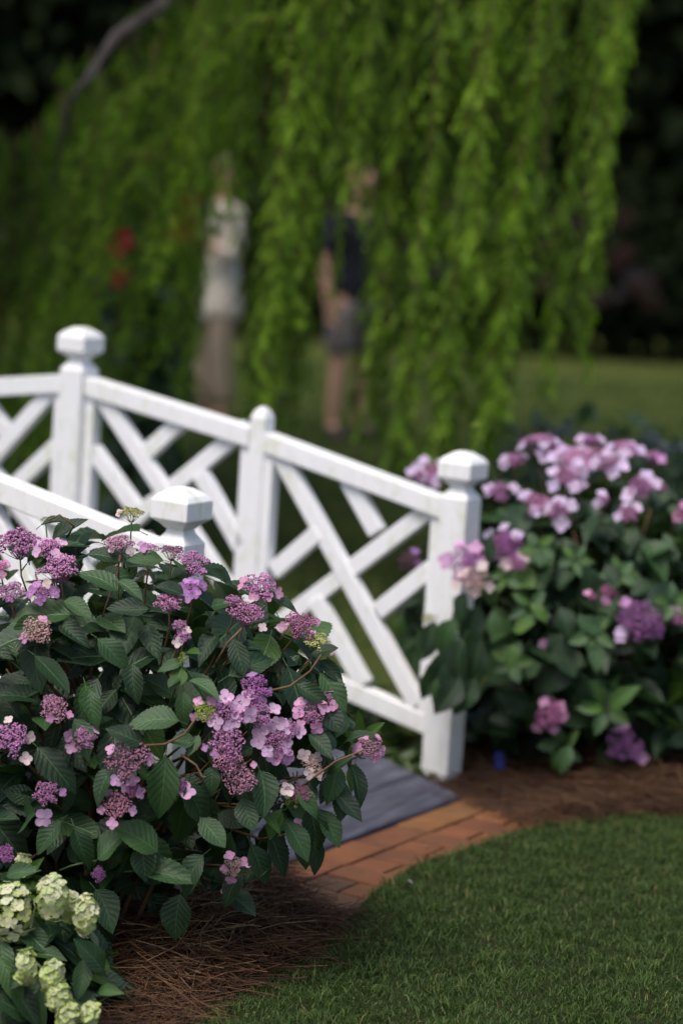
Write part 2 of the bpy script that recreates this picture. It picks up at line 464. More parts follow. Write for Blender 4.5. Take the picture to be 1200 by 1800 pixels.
def straw(name, poly, n, box, label_seed, zmax=0.05, lift=None):
    rng = np.random.default_rng(label_seed)
    P = np.stack([rng.uniform(box[0], box[1], n * 4), rng.uniform(box[2], box[3], n * 4)], 1)
    P = P[inside(P, poly)]
    P = P[np.linalg.norm(P - np.array([-0.68, 4.50]), axis=1) > 0.30][:n]; n = len(P)      # bare under the low white hydrangea
    L = rng.uniform(0.05, 0.13, n); a = rng.uniform(0, 2 * np.pi, n); bend = rng.normal(0, 0.5, n)
    lump = 0.5 + 0.5 * np.sin(P[:, 0] * 11 + 1.3 * np.sin(P[:, 1] * 9)) * np.cos(P[:, 1] * 13)
    z0 = 0.014 + rng.random(n) ** 1.6 * zmax * (0.35 + 0.65 * lump); pitch = rng.normal(0, 0.22, n)
    if lift is not None: z0 = 0.014 + (z0 - 0.014) * lift(P)[0] + lift(P)[1] * (rng.random(n) ** .5)
    w = rng.uniform(0.0007, 0.0013, n)
    V = np.zeros((n, 4, 3, 3)); 
    for k, t in enumerate((-1, -0.33, 0.33, 1)):
        aa = a + bend * t * 0.5
        cx = P[:, 0] + np.cos(aa) * L * t; cy = P[:, 1] + np.sin(aa) * L * t
        cz = z0 + np.sin(pitch) * L * t + 0.008 * (1 - t * t)
        cz = np.maximum(cz, 0.013)
        for q, (sx, sz) in enumerate(((-1, 0), (1, 0), (0, 1.3))):
            V[:, k, q, 0] = cx - np.sin(aa) * w * sx; V[:, k, q, 1] = cy + np.cos(aa) * w * sx; V[:, k, q, 2] = cz + sz * w
    base = (np.arange(n) * 12)[:, None]
    Fq = []
    for k in range(3):
        for q in range(3):
            Fq.append(base + np.array([[k * 3 + q, k * 3 + (q + 1) % 3, (k + 1) * 3 + (q + 1) % 3, (k + 1) * 3 + q]]))
    tone = np.clip(rng.random(n) * 0.75 + 0.25 * (z0 - 0.014) / zmax, 0, 1)
    at = np.zeros((n, 12, 3)); at[:, :, 2] = tone[:, None]
    o = link(name, fast_mesh(name, V.reshape(-1, 3), [np.concatenate(Fq)], at.reshape(-1, 3)), MAT['pine_needle'])
    return o
def left_lift(P):        # the straw is heaped round the bush and falls to the lawn
    E = np.array([tuple(p) for p in edge[:4]] + [tuple(left_bed[7]), tuple(left_bed[8])])
    d = np.full(len(P), 9.0)
    for a, b in zip(E[:-1], E[1:]):
        ab = b - a; t = np.clip(((P - a) @ ab) / (ab @ ab), 0, 1); d = np.minimum(d, np.linalg.norm(P - a - t[:, None] * ab, axis=1))
    near = np.clip((np.linalg.norm(P - np.array([-0.68, 4.50]), axis=1) - 0.30) / 0.25, 0, 1) * np.clip((P[:, 1] - 4.35) / 0.25, 0, 1)
    return 0.3 + 0.7 * near, 0.075 * np.clip(d / 0.16, 0, 1) * near
def right_lift(P):
    d = np.linalg.norm(P - np.array([BX, BY - 0.1]), axis=1)
    return np.clip(d / 0.55, 0.25, 1), 0.03 * np.clip((d - .3) / 0.3, 0, 1)
tag(straw('pine_straw', [tuple(p) for p in left_bed], 15000, (-1.25, 0.12, 3.9, 6.3), 3, 0.055, left_lift), 'brown pine straw strewn under the near purple hydrangea', 'pine straw', kind='stuff')
tag(straw('pine_straw', [tuple(p) for p in right_bed], 11000, (0.1, 2.2, 5.9, 7.6), 4, 0.09, right_lift), 'brown pine straw strewn under the far hydrangea by the post', 'pine straw', kind='stuff')

def blades(name, poly, n, box, h, w, seed, z=0.016):
    rng = np.random.default_rng(seed)
    P = np.stack([rng.uniform(box[0], box[1], n), rng.uniform(box[2], box[3], n)], 1)
    # fray the outline of the lawn a little
    Q = P + rng.normal(0, 0.012, P.shape)
    P = P[inside(Q, poly)]; n = len(P)
    a = rng.uniform(0, 2 * np.pi, n)
    clump = 0.75 + 0.5 * np.sin(P[:, 0] * 23 + 2 * np.sin(P[:, 1] * 17)) * np.sin(P[:, 1] * 29)
    hh = h * rng.uniform(0.5, 1.25, n) * np.clip(clump, 0.5, 1.3); ww = w * rng.uniform(0.6, 1.2, n) * np.where(rng.random(n) < .07, 2.0, 1.0)
    lean = rng.uniform(0.3, 1.7, n)
    la = rng.uniform(0, 2 * np.pi, n)
    V = np.zeros((n, 5, 3))
    dx, dy = np.cos(a) * ww, np.sin(a) * ww
    lx, ly = np.cos(la) * hh * lean, np.sin(la) * hh * lean
    V[:, 0] = np.stack([P[:, 0] - dx, P[:, 1] - dy, np.full(n, z)], 1)
    V[:, 1] = np.stack([P[:, 0] + dx, P[:, 1] + dy, np.full(n, z)], 1)
    V[:, 2] = np.stack([P[:, 0] + dx * .8 + lx * .35, P[:, 1] + dy * .8 + ly * .35, z + hh * .6], 1)
    V[:, 3] = np.stack([P[:, 0] - dx * .8 + lx * .35, P[:, 1] - dy * .8 + ly * .35, z + hh * .6], 1)
    V[:, 4] = np.stack([P[:, 0] + lx, P[:, 1] + ly, z + hh * np.clip(1.1 - lean * .35, .5, 1)], 1)
    b = (np.arange(n) * 5)[:, None]
    tone = np.clip(rng.beta(2, 2, n) * 0.95 + (rng.random(n) < 0.03) * 0.6, 0, 1)
    at = np.zeros((n, 5, 3)); at[:, :, 2] = tone[:, None]; at[:, 4, 1] = 1
    me = fast_mesh(name, V.reshape(-1, 3), [b + np.array([[0, 1, 2, 3]]), b + np.array([[3, 2, 4]])], at.reshape(-1, 3))
    return link(name, me, MAT['grass_blade'])
tag(blades('grass', lp, 210000, (-0.9, 2.0, 3.6, 6.7), 0.024, 0.0012, 5, 0.036), 'short dark green lawn grass curving round the brick path', 'grass', kind='stuff')
far_poly = [(-9, 8.6), (9, 8.6), (9, 22), (-9, 22)]
tag(blades('grass', far_poly, 60000, (-6, 6, 8.6, 22), 0.06, 0.006, 6, 0.0), 'shaded lawn grass beyond the white bridge', 'grass', kind='stuff')

# ------------------------------------------------------------------ brick path
def brick_path():
    far = bp(-0.125, 0.03, 0); near = bp(-0.125, -BW - 0.15, 0)
    root = poly_sheet('brick_path', [bp(-0.15, -0.1, 0), bp(-0.15, -BW - 0.2, 0), bp(-1.2, -BW - 0.2, 0), bp(-1.2, -0.1, 0)], 0.004, MAT['soil'])
    M = Matrix((U, -NV, Vector((0, 0, 1)))).transposed()
    def mk(l, w):
        b = MB(); b.box((0, 0, 0), (l, w, 0.05), M); return b.mesh('brick')
    meshes = {}
    inner = [tuple(p) for p in lawn_poly]
    def put(t, s, l, w):
        q = bp(t, s, 0); nb = np.array([[q.x + a, q.y + b] for a in (-.13, 0, .13) for b in (-.13, 0, .13)])
        if inside(nb, inner).all(): return
        k = (round(l, 3), round(w, 3))
        if k not in meshes: meshes[k] = mk(l, w)
        o = link('brick', meshes[k], MAT['brick'], root)
        o.location = bp(t, s, 0.004 + random.uniform(-0.0015, 0.003))
        o.rotation_euler = (random.uniform(-.008, .008), random.uniform(-.008, .008), random.uniform(-.008, .008))
        m = o.modifiers.new('bevel', 'BEVEL'); m.width = 0.004; m.segments = 2
    s = -0.13
    while s > -BW - 0.2:                                   # border course of stretchers along the deck
        put(-0.168 - 0.052, s - 0.1, 0.098, 0.197); s -= 0.204
    r = 0; s = -0.11
    while s > -BW - 0.2:                                   # running bond behind it
        t = -0.278 - (0.10 if r % 2 else 0.0)
        if r % 2: put(-0.278 - 0.047, s - 0.05, 0.092, 0.097)
        while t > -1.15:
            put(t - 0.1, s - 0.05, 0.197, 0.097); t -= 0.204
        s -= 0.104; r += 1
brick_path()

# ------------------------------------------------------------------ the white footbridge
def z_top(t):      # top edge of the hand rail along the bridge
    return float(np.interp(t, [-0.1, 0.04, 0.68, 1.36, 2.04, 2.68, 2.85], [0.80, 0.822, 0.945, 1.043, 0.945, 0.822, 0.80]))
def z_bot(t):
    return float(np.interp(t, [0.0, 0.08, 0.68, 1.36, 2.04, 2.64, 2.72], [0.165, 0.176, 0.30, 0.392, 0.30, 0.176, 0.165]))
def z_deck(t):
    q = min(max((t + 0.16) / 3.04, 0), 1)
    return 0.036 + 0.24 * math.sin(math.pi * q)

TC, TM = 1.3617, 0.6776

def footbridge():
    root = empty('footbridge', B0)
    tag(root, 'small arched white footbridge with crisscross lattice railings and grey plank deck', 'footbridge')
    root.location = (0, 0, 0)
    pm = MAT['paint']
    def sq(c, h, z):      # square ring aligned with the bridge
        return [bp(c[0] + a * h, c[1] + b * h, z) for a, b in ((-1, -1), (-1, 1), (1, 1), (1, -1))]
    def big_post(t, s, z0, top):
        c = (t, s); h = 0.0425
        b = MB(); b.rings([sq(c, h, z0), sq(c, h, top - 0.130), sq(c, h * 0.62, top - 0.108), sq(c, h * 0.55, top - 0.098)])
        p = b.build('post', pm, root, bevel=0.002)
        k = MB(); k.rings([sq(c, h * 0.56, top - 0.0985), sq(c, 0.038, top - 0.084), sq(c, 0.052, top - 0.074), sq(c, 0.052, top - 0.030), sq(c, 0.043, top - 0.018), sq(c, 0.018, top - 0.001), sq(c, 0.006, top)])
        k.build('cap', pm, p, bevel=0.0025)
    def small_post(t, s, z0, top):
        c = (t, s); h = 0.026
        b = MB(); b.rings([sq(c, h, z0), sq(c, h, top - 0.032), sq(c, h * 0.72, top - 0.012), sq(c, 0.006, top)])
        b.build('slim_post', pm, root, bevel=0.002)
    def bar(name, p, q, w, d, s, off=0.0):
        # rectangular bar in the plane of the railing between (t,z) points, w across, d thick
        a = Vector((q[0] - p[0], q[1] - p[1])); a.normalize(); n = Vector((-a.y, a.x)) * (w / 2)
        c = []
        for so in (s - d / 2 + off, s + d / 2 + off):
            c += [bp(p[0] + n.x, so, p[1] + n.y), bp(p[0] - n.x, so, p[1] - n.y), bp(q[0] - n.x, so, q[1] - n.y), bp(q[0] + n.x, so, q[1] + n.y)]
        b = MB(); b.box8(c)
        me_o = b.build(name, pm, root, bevel=0.003)
        return me_o
    def rail_seg(name, t0, t1, zf, h, d, s):
        b = MB(); c = []
        for so in (s - d / 2, s + d / 2):
            c += [bp(t0, so, zf(t0)), bp(t0, so, zf(t0) - h), bp(t1, so, zf(t1) - h), bp(t1, so, zf(t1))]
        b.box8(c); b.build(name, pm, root, bevel=0.004)
    def panel_a(f, s):     # end panel; f maps pattern t to bridge t
        k = 0
        def lb(p, q, o): bar('lattice_bar', (f(p[0]), p[1]), (f(q[0]), q[1]), 0.05, 0.034, s, o)
        lb((0.612, 0.885), (0.088, 0.222), 0.000)
        lb((0.372, 0.835), (0.262, 0.695), 0.003)
        lb((0.612, 0.352), (0.075, 0.800), 0.006)
        lb((0.600, 0.535), (0.452, 0.672), -0.003)
        lb((0.240, 0.470), (0.075, 0.618), 0.0035)
        lb((0.452, 0.475), (0.268, 0.250), -0.0025)
        for t in (0.063, 0.638): bar('stile', (f(t), z_bot(t) + 0.002), (f(t), z_top(t) - 0.055), 0.036, 0.042, s, 0.001)
    def panel_b(f, s):     # panel next to the crown post
        def lb(p, q, o): bar('lattice_bar', (f(p[0]), p[1]), (f(q[0]), q[1]), 0.05, 0.034, s, o)
        lb((1.290, 1.005), (0.735, 0.430), 0.000)
        lb((1.085, 0.832), (0.962, 0.942), 0.003)
        lb((1.285, 0.485), (0.735, 0.945), 0.006)
        lb((0.882, 0.788), (0.722, 0.590), -0.003)
        lb((1.292, 0.812), (1.115, 0.650), 0.0035)
        lb((1.085, 0.575), (0.975, 0.385), -0.0025)
        for t in (0.718, 1.302): bar('stile', (f(t), z_bot(t) + 0.002), (f(t), z_top(t) - 0.055), 0.036, 0.042, s, 0.001)
    for s in (0.0, -BW):
        big_post(0, s, -0.15, 0.959); big_post(2 * TC, s, -0.15, 0.959)
        big_post(TC, s, 0.05, 1.185)
        for t in (TM, 2 * TC - TM): small_post(t, s, 0.15, 1.012)
        for (t0, t1) in ((0.0445, TM - 0.0275), (TM + 0.0275, TC - 0.0445)):
            for mir in (False, True):
                a, b = (t0, t1) if not mir else (2 * TC - t1, 2 * TC - t0)
                rail_seg('top_rail', a, b, z_top, 0.058, 0.062, s)
                rail_seg('bottom_rail', a, b, lambda t: z_bot(t) + 0.03, 0.058, 0.044, s)
        for f in (lambda t: t, lambda t: 2 * TC - t):
            panel_a(f, s); panel_b(f, s)
    # deck planks, laid across the bridge
    t = -0.163; w = 0.138; i = 0
    while t < 2 * TC + 0.05:
        t0, t1 = t, t + w
        e = random.uniform(0, 0.006)
        s0, s1 = 0.035 + e, -BW - 0.035
        s0, s1 = -0.17 - e, -BW + 0.15 + e
        b = MB(); c = []
        th = 0.026 if i else 0.03
        mid = bp((t0 + t1) / 2, (s0 + s1) / 2, 0)
        for z in (-th, 0):
            c += [bp(t0, s1, z_deck(t0) + z), bp(t0, s0, z_deck(t0) + z), bp(t1, s0, z_deck(t1) + z), bp(t1, s1, z_deck(t1) + z)]
        Rz = Matrix((NV, U, Vector((0, 0, 1))))             # plank-local frame: x along the plank
        b.box8([Rz @ (p - mid) for p in c])
        o = b.build('deck_plank', MAT['deck'], root, bevel=0.003)
        o.location = mid
        o.rotation_euler = Rz.transposed().to_euler()
        t += w + 0.006; i += 1
    for s in (-0.26, -BW + 0.24):                            # bearers under the planks
        b = MB()
        rings = []
        for t in np.linspace(0.02, 2 * TC - 0.02, 13):
            z = z_deck(t) - 0.028
            rings.append([bp(t, s - 0.02, z), bp(t, s + 0.02, z), bp(t, s + 0.02, z - 0.12), bp(t, s - 0.02, z - 0.12)])
        b.rings(rings); b.build('bearer', MAT['deck'], root)
footbridge()

# ------------------------------------------------------------------ leaf, floret and flower-head shapes
def leaf_arrays(L, Wd, rows, fold, droop, teeth, seed):
    """ovate leaf from the origin along +y, blade up +z; returns verts, quads, attr"""
    rng = np.random.default_rng(seed)
    cols = [-1, -0.5, 0, 0.5, 1] if rows > 8 else [-1, 0, 1]
    V, A = [], []
    pet = 0.16
    wav = rng.uniform(0, 6.28); tw = rng.normal(0, 0.12)
    for i in range(rows + 1):
        v = i / rows
        if v < 0.5: w = math.sin(min(1, (v / 0.42)) * math.pi / 2) ** 0.8 if v < 0.42 else 1.0
        else: w = 1.0
        if v > 0.42: w = max(0.0, math.cos((v - 0.42) / 0.58 * math.pi / 2)) ** 0.85
        w = max(w, 0.03) * (1 - 0.12 * max(0, v - 0.8) / 0.2)
        t = (1 + (teeth if i % 2 else -teeth) * (1 if 0 < i < rows else 0))
        y = v * L
        z0 = -droop * L * v * v
        for c in cols:
            ww = w * Wd / 2 * (t if abs(c) == 1 else 1)
            yy = y + abs(c) * 0.05 * L * (1 - v)
            z = z0 + fold * abs(c) * ww + 0.02 * L * math.sin(v * 9 + wav + c * 1.5) * abs(c) * w
            V.append((c * ww + tw * L * v * v, yy * (1 - 0.12 * droop * v), z)); A.append((c, v, 0))
    n = len(cols)
    Fq = [(i * n + k, i * n + k + 1, (i + 1) * n + k + 1, (i + 1) * n + k) for i in range(rows) for k in range(n - 1)]
    # petiole
    b = len(V); r = L * 0.013
    for (y, z, rr) in ((-pet * L, -0.05 * L, r), (0.02 * L, -0.002 * L, r * 0.8)):
        for k in range(4):
            a = k * math.pi / 2
            V.append((math.cos(a) * rr, y, z + math.sin(a) * rr)); A.append((0, 0.02, 0))
    for k in range(4): Fq.append((b + k, b + (k + 1) % 4, b + 4 + (k + 1) % 4, b + 4 + k))
    return np.array(V), np.array(Fq), np.array(A)

LEAF_MESH, LEAF_LOW, LEAF_MID = [], [], []
for k in range(8):
    fo, dr = [0.25, 0.4, 0.15, 0.5, 0.3, 0.2, 0.35, 0.45][k], [0.18, 0.3, 0.1, 0.38, 0.25, 0.45, 0.15, 0.28][k]
    V, Fq, A = leaf_arrays(1.0, [0.60, 0.56, 0.64, 0.52, 0.66, 0.58, 0.62, 0.50][k], 26, fo, dr, 0.045, k)
    LEAF_MESH.append((V, Fq, A))
    LEAF_MID.append(leaf_arrays(1.0, 0.58 + 0.02 * (k % 4), 14, fo, dr, 0.05, k + 30))
    LEAF_LOW.append(leaf_arrays(1.0, 0.6, 7, fo, dr, 0.0, k))
LEAF_TINY = []
for k in range(6):
    a = 0.1 + 0.05 * k
    LEAF_TINY.append((np.array([(0, 0, 0), (0.32, 0.45, a), (0, 1, -a), (-0.32, 0.45, a), (0, 0.5, 0)], float), np.array([(0, 1, 4, 3), (4, 1, 2, 3)])[:, :], np.array([(0, 0, 0), (1, .5, 0), (0, 1, 0), (-1, .5, 0), (0, .5, 0)], float)))
def leaf_meshes(mat):
    r = []
    for V, Fq, A in LEAF_MESH:
        me = fast_mesh('leaf', V, [Fq], A); me.materials.append(mat); r.append(me)
    return r
LM = {k: leaf_meshes(MAT[k]) for k in ('hydrangea_leaf', 'fresh_leaf', 'pale_leaf')}

def frame(y, z):
    y = y.normalized(); x = y.cross(z)
    if x.length < 1e-4: x = y.cross(Vector((0.3, 0.5, 0.8)))
    x.normalize(); z = x.cross(y)
    return Matrix((x, y, z)).transposed()

def merge(name, templ, mats, mat, parent=None, tones=None):
    """many copies of small templates as one mesh"""
    Vs, Fs, As, off = [], [], [], 0
    for i, (k, M3, loc, sc) in enumerate(mats):
        V, Fq, A = templ[k % len(templ)]
        W = (V * sc) @ np.array(M3).T + np.array(loc)
        a = A.copy(); a[:, 2] = RNG.random() if tones is None else tones[i]
        Vs.append(W); Fs.append(Fq + off); As.append(a); off += len(V)
    return link(name, fast_mesh(name, np.concatenate(Vs), [np.concatenate(Fs)], np.concatenate(As)), mat, parent)

def petal_arrays(L, W, cup):
    V, A = [], []
    rows = [(0.0, 0.12), (0.25, 0.75), (0.6, 1.0), (0.88, 0.72), (1.0, 0.25)]
    for v, w in rows:
        for c in (-1, 0, 1):
            V.append((c * w * W / 2, v * L * (1 + (0.04 if c == 0 else 0)), cup * L * v * v + 0.10 * W * abs(c) * w)); A.append((c, v, 0))
    Fq = [(i * 3 + k, i * 3 + k + 1, (i + 1) * 3 + k + 1, (i + 1) * 3 + k) for i in range(4) for k in range(2)]
    return np.array(V), np.array(Fq), np.array(A)

def octa(r, c):
    V = np.array([(1, 0, 0), (0, 1, 0), (-1, 0, 0), (0, -1, 0), (0, 0, 1), (0, 0, -1)], float) * r + np.array(c)
    Ft = np.array([(0, 1, 4), (1, 2, 4), (2, 3, 4), (3, 0, 4), (1, 0, 5), (2, 1, 5), (3, 2, 5), (0, 3, 5)])
    return V, Ft

def floret_mesh(seed, mat):
    rng = np.random.default_rng(seed)
    Vs, Fs, As, off = [], [], [], 0
    for k in range(4):
        V, Fq, A = petal_arrays(0.5, 0.5 * rng.uniform(0.9, 1.12), rng.uniform(-0.12, 0.25))
        a = k * math.pi / 2 + rng.normal(0, 0.1)
        Rm = np.array([[math.cos(a), -math.sin(a), 0], [math.sin(a), math.cos(a), 0], [0, 0, 1]])
        V = V @ Rm.T; V[:, 2] += 0.012 * (k % 2)
        A = A.copy(); A[:, 2] = rng.uniform(0.3, 0.7)
        Vs.append(V); Fs.append(Fq + off); As.append(A); off += len(V)
    V, Ft = octa(0.06, (0, 0, 0.03))
    At = np.zeros((6, 3)); At[:, 2] = 0.1; At[:, 1] = 1
    me = fast_mesh('floret', np.concatenate(Vs + [V]), [np.concatenate(Fs), Ft + off], np.concatenate(As + [At]))
    me.materials.append(mat)
    return me
FLORET = [floret_mesh(k, MAT['petal']) for k in range(6)]

def head_mesh(seed, flat=0.32, nclu=16, nb=24, bead=0.056, open_=False):
    """lacecap head of unit radius: clusters of round buds on fine stalks"""
    rng = np.random.default_rng(seed)
    Vs, Ft, As, off = [], [], [], 0
    Qs, QF, QA = [], [], []
    st = MB()
    for i in range(nclu):
        r = math.sqrt((i + 0.4) / nclu) * 0.82 * rng.uniform(0.9, 1.1); th = i * 2.39996 + rng.normal(0, 0.2)
        c = np.array([r * math.cos(th), r * math.sin(th), flat * (1 - r * r) + rng.normal(0, 0.05)])
        cr = 0.24 * rng.uniform(0.8, 1.15)
        st.tube([(c[0] * 0.15, c[1] * 0.15, -0.55), (c[0] * 0.6, c[1] * 0.6, -0.25), tuple(c)], [0.022, 0.016, 0.012], 3, 0.15, False)
        for j in range(nb):
            z = rng.uniform(-0.25, 1); a = rng.uniform(0, 6.283)
            q = math.sqrt(1 - min(1, abs(z)) ** 2)
            p = c + cr * np.array([q * math.cos(a), q * math.sin(a), z * 0.7]) * rng.uniform(0.8, 1.08)
            V, T = octa(bead * rng.uniform(0.75, 1.3), p)
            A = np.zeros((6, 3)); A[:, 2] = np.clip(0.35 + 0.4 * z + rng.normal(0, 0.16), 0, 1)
            Vs.append(V); Ft.append(T + off); As.append(A); off += 6
    n0 = off
    sv = np.array(st.v); sa = np.array(st.a)
    sf = np.array(st.f) + n0
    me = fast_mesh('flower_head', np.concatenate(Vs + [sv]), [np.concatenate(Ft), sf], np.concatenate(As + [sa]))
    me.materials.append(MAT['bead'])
    return me
HEADS = [head_mesh(k) for k in range(4)]
HEADS_FINE = [head_mesh(20 + k, 0.45, 20, 26, 0.050) for k in range(4)]
HEADS_TIGHT = [head_mesh(40 + k, 0.6, 11, 22, 0.05) for k in range(3)]

COLS = {'P': (0.46, 0.21, 0.39), 'V': (0.36, 0.14, 0.36), 'M': (0.48, 0.20, 0.40), 'D': (0.50, 0.25, 0.36), 'C': (0.52, 0.36, 0.34),
        'G': (0.42, 0.45, 0.17), 'Y': (0.30, 0.40, 0.07), 'B': (0.30, 0.14, 0.22), 'K': (0.50, 0.17, 0.36), 'W': (0.60, 0.66, 0.34)}
FCOL = {'N': (0.64, 0.40, 0.61), 'P': (0.50, 0.22, 0.50), 'V': (0.42, 0.18, 0.48), 'M': (0.62, 0.33, 0.56), 'D': (0.60, 0.34, 0.52), 'C': (0.66, 0.52, 0.52),
        'G': (0.62, 0.42, 0.50), 'L': (0.63, 0.50, 0.72), 'K': (0.66, 0.30, 0.52), 'B': (0.52, 0.26, 0.46), 'Y': (0.5, 0.6, 0.2), 'W': (0.66, 0.70, 0.42)}

def vary(c, s=0.12):
    k = 1 + random.uniform(-s, s)
    return (min(1, c[0] * k * (1 + random.uniform(-.05, .05))), min(1, c[1] * k), min(1, c[2] * k * (1 + random.uniform(-.05, .05))), 1)

class Dome:
    """the rounded body of a shrub"""
    def __init__(s, c, r, taper=0.3): s.c, s.r, s.t = Vector(c), Vector(r), taper
    def nar(s, z):        # narrower towards the ground
        return 1 - s.t * (max(0.0, s.c.z - z) / s.c.z) ** 1.6
    def hit(s, px, py, out=1.0):
        p = None
        for _ in range(4): p = s._hit(px, py, out, 1.0 if p is None else s.nar(p.z))
        return p
    def _hit(s, px, py, out, na):
        v = ray(px, py); o = CAMP - s.c
        r = s.r * out; r = Vector((r.x * na, r.y * na, r.z))
        d = Vector((v.x / r.x, v.y / r.y, v.z / r.z)); p = Vector((o.x / r.x, o.y / r.y, o.z / r.z))
        a, b, c = d.dot(d), p.dot(d), p.dot(p) - 1
        q = b * b - a * c
        k = (-b - math.sqrt(q)) / a if q > 0 else -b / a
        return CAMP + v * k
    def normal(s, p):
        q = p - s.c
        return Vector((q.x / s.r.x ** 2, q.y / s.r.y ** 2, q.z / s.r.z ** 2)).normalized()
    def at(s, d, k=1.0):
        p = s.c + Vector((d.x * s.r.x, d.y * s.r.y, d.z * s.r.z)) * k
        na = s.nar(p.z)
        return Vector((s.c.x + (p.x - s.c.x) * na, s.c.y + (p.y - s.c.y) * na, p.z))

def pix(p):
    v = CAM_R.transposed() @ (p - CAMP)
    return 600 + FPX * v.x / -v.z, 900 - FPX * v.y / -v.z

def put_head(root, p, nrm, w, key, nfl, fl_size, stem_to=None, kind='n', fl_key=None, label=None, flk=0.84):
    """one flower head with its sterile florets (sub-parts) and its stalk"""
    zaxis = nrm.normalized()
    M3 = frame(zaxis.orthogonal().normalized(), zaxis) @ Matrix.Rotation(random.uniform(0, 6.28), 3, 'Z')
    pool = {'n': HEADS, 'f': HEADS_FINE, 't': HEADS_TIGHT}[kind]
    h = link('flower_head', random.choice(pool), None, root)
    h.matrix_local = Matrix.Translation(p) @ M3.to_4x4() @ Matrix.Diagonal((w / 2, w / 2, w / 2, 1))
    h.color = vary(COLS[key])
    if label: h['label'] = label
    fk = fl_key or key
    toc = (CAMP - p).normalized()
    for i in range(nfl):
        a = random.uniform(0, 6.28) if nfl < 4 else 6.283 * i / nfl + random.uniform(-.4, .4)
        rr = random.uniform(0.75, 1.2) if nfl < 9 else random.uniform(0.35, 1.15)
        lp_ = Vector((math.cos(a) * rr, math.sin(a) * rr, 0.12 + 0.45 * (1 - min(1, rr)) + random.uniform(-.15, .1)))
        f = link('floret', random.choice(FLORET), None, h)
        dirn = (zaxis * 0.7 + (M3 @ lp_).normalized() * 0.6 + toc * 0.45 + Vector([random.uniform(-.35, .35) for _ in range(3)])).normalized()
        local_z = M3.transposed() @ dirn
        f3 = frame(local_z.orthogonal().normalized(), local_z) @ Matrix.Rotation(random.uniform(0, 6.28), 3, 'Z')
        s = fl_size * flk / (w / 2) * random.uniform(0.8, 1.15)
        f.matrix_local = Matrix.Translation(lp_) @ f3.to_4x4() @ Matrix.Diagonal((s, s, s, 1))
        f.color = vary(FCOL[fk])
    if stem_to is not None:
        a = p - zaxis * w * 0.28
        mid = a.lerp(stem_to, 0.45) - Vector((0, 0, 0.02)) - zaxis * 0.03
        b = MB(); b.tube([a, a - zaxis * 0.04, mid, stem_to], [0.0016, 0.0019, 0.0026, 0.0034], 5)
        b.build('flower_stalk', MAT['stem_brown' if key not in 'GYW' else 'stem_green'], root, True)
    return h

def leaf_on(root, meshes, base, tip, up, width=1.0, k=None):
    """a leaf from base to tip"""
    d = tip - base; L = d.length
    me = random.choice(meshes) if k is None else meshes[k]
    o = link('leaf', me, None, root)
    o.matrix_local = Matrix.Translation(base) @ frame(d, up).to_4x4() @ Matrix.Diagonal((L * width, L, L, 1))
    return o

def clothe(root, dome, n_obj, n_stuff, n_in, size, mat, meshes, avoid=None, zmin=0.06, seed=1, pale=0.06, tops=None):
    """leaves over the dome: the nearest as parts of their own, the rest as one mass"""
    rnd = random.Random(seed)
    cand = []
    toc = (CAMP - dome.c).normalized()
    while len(cand) < n_obj + n_stuff:
        d = Vector([rnd.gauss(0, 1) for _ in range(3)]).normalized()
        k = rnd.uniform(0.62, 1.0) + 0.07 * math.sin(d.x * 9 + 2) * math.sin(d.z * 8 + d.y * 7)
        p = dome.at(d, k)
        if p.z < zmin: continue
        nrm = dome.normal(p)
        tan = Vector([rnd.gauss(0, 1) for _ in range(3)]); tan = (tan - nrm * tan.dot(nrm)).normalized()
        down = Vector((0, 0, -1)); down = down - nrm * down.dot(nrm)
        dirn = (tan * 1.0 + down * rnd.uniform(0.1, 1.0) + nrm * rnd.uniform(0.15, 0.7)).normalized()
        up = (nrm * 0.8 + Vector((0, 0, 0.75)) + Vector([rnd.gauss(0, 0.25) for _ in range(3)])).normalized()
        L = size * rnd.uniform(0.6, 1.2)
        score = nrm.dot(toc) + k * 1.5
        cand.append((score, p - dirn * L * 0.45, dirn, up, L, rnd.random()))
    if avoid: cand = [c for c in cand if not avoid(c[1]) and not avoid(c[1] + c[2] * c[4]) and not avoid(c[1] + c[2] * c[4] * .5)]
    cand.sort(key=lambda c: -c[0])
    for sc, p, dirn, up, L, q in cand[:n_obj]:
        ms = LM['pale_leaf'] if q < pale else (LM['fresh_leaf'] if q > 1 - pale * 0.5 else meshes)
        leaf_on(root, ms, p, p + dirn * L, up)
    rest = [(i, frame(dirn, up), p, L) for i, (sc, p, dirn, up, L, q) in enumerate(cand[n_obj:])]
    o = merge('outer_foliage', LEAF_MID, rest, mat, root); o['kind'] = 'stuff'
    rest = []
    for _ in range(n_in):
        d = Vector([rnd.gauss(0, 1) for _ in range(3)]).normalized(); p = dome.at(d, rnd.uniform(0.3, 0.76))
        if p.z < zmin or (avoid and avoid(p)): continue
        dirn = (d + Vector([rnd.gauss(0, 0.6) for _ in range(3)])).normalized()
        rest.append((rnd.randrange(8), frame(dirn, Vector((0, 0, 1)) + d), p, size * rnd.uniform(0.6, 1.1)))
    o = merge('inner_foliage', LEAF_LOW, rest, mat, root)
    o['kind'] = 'stuff'

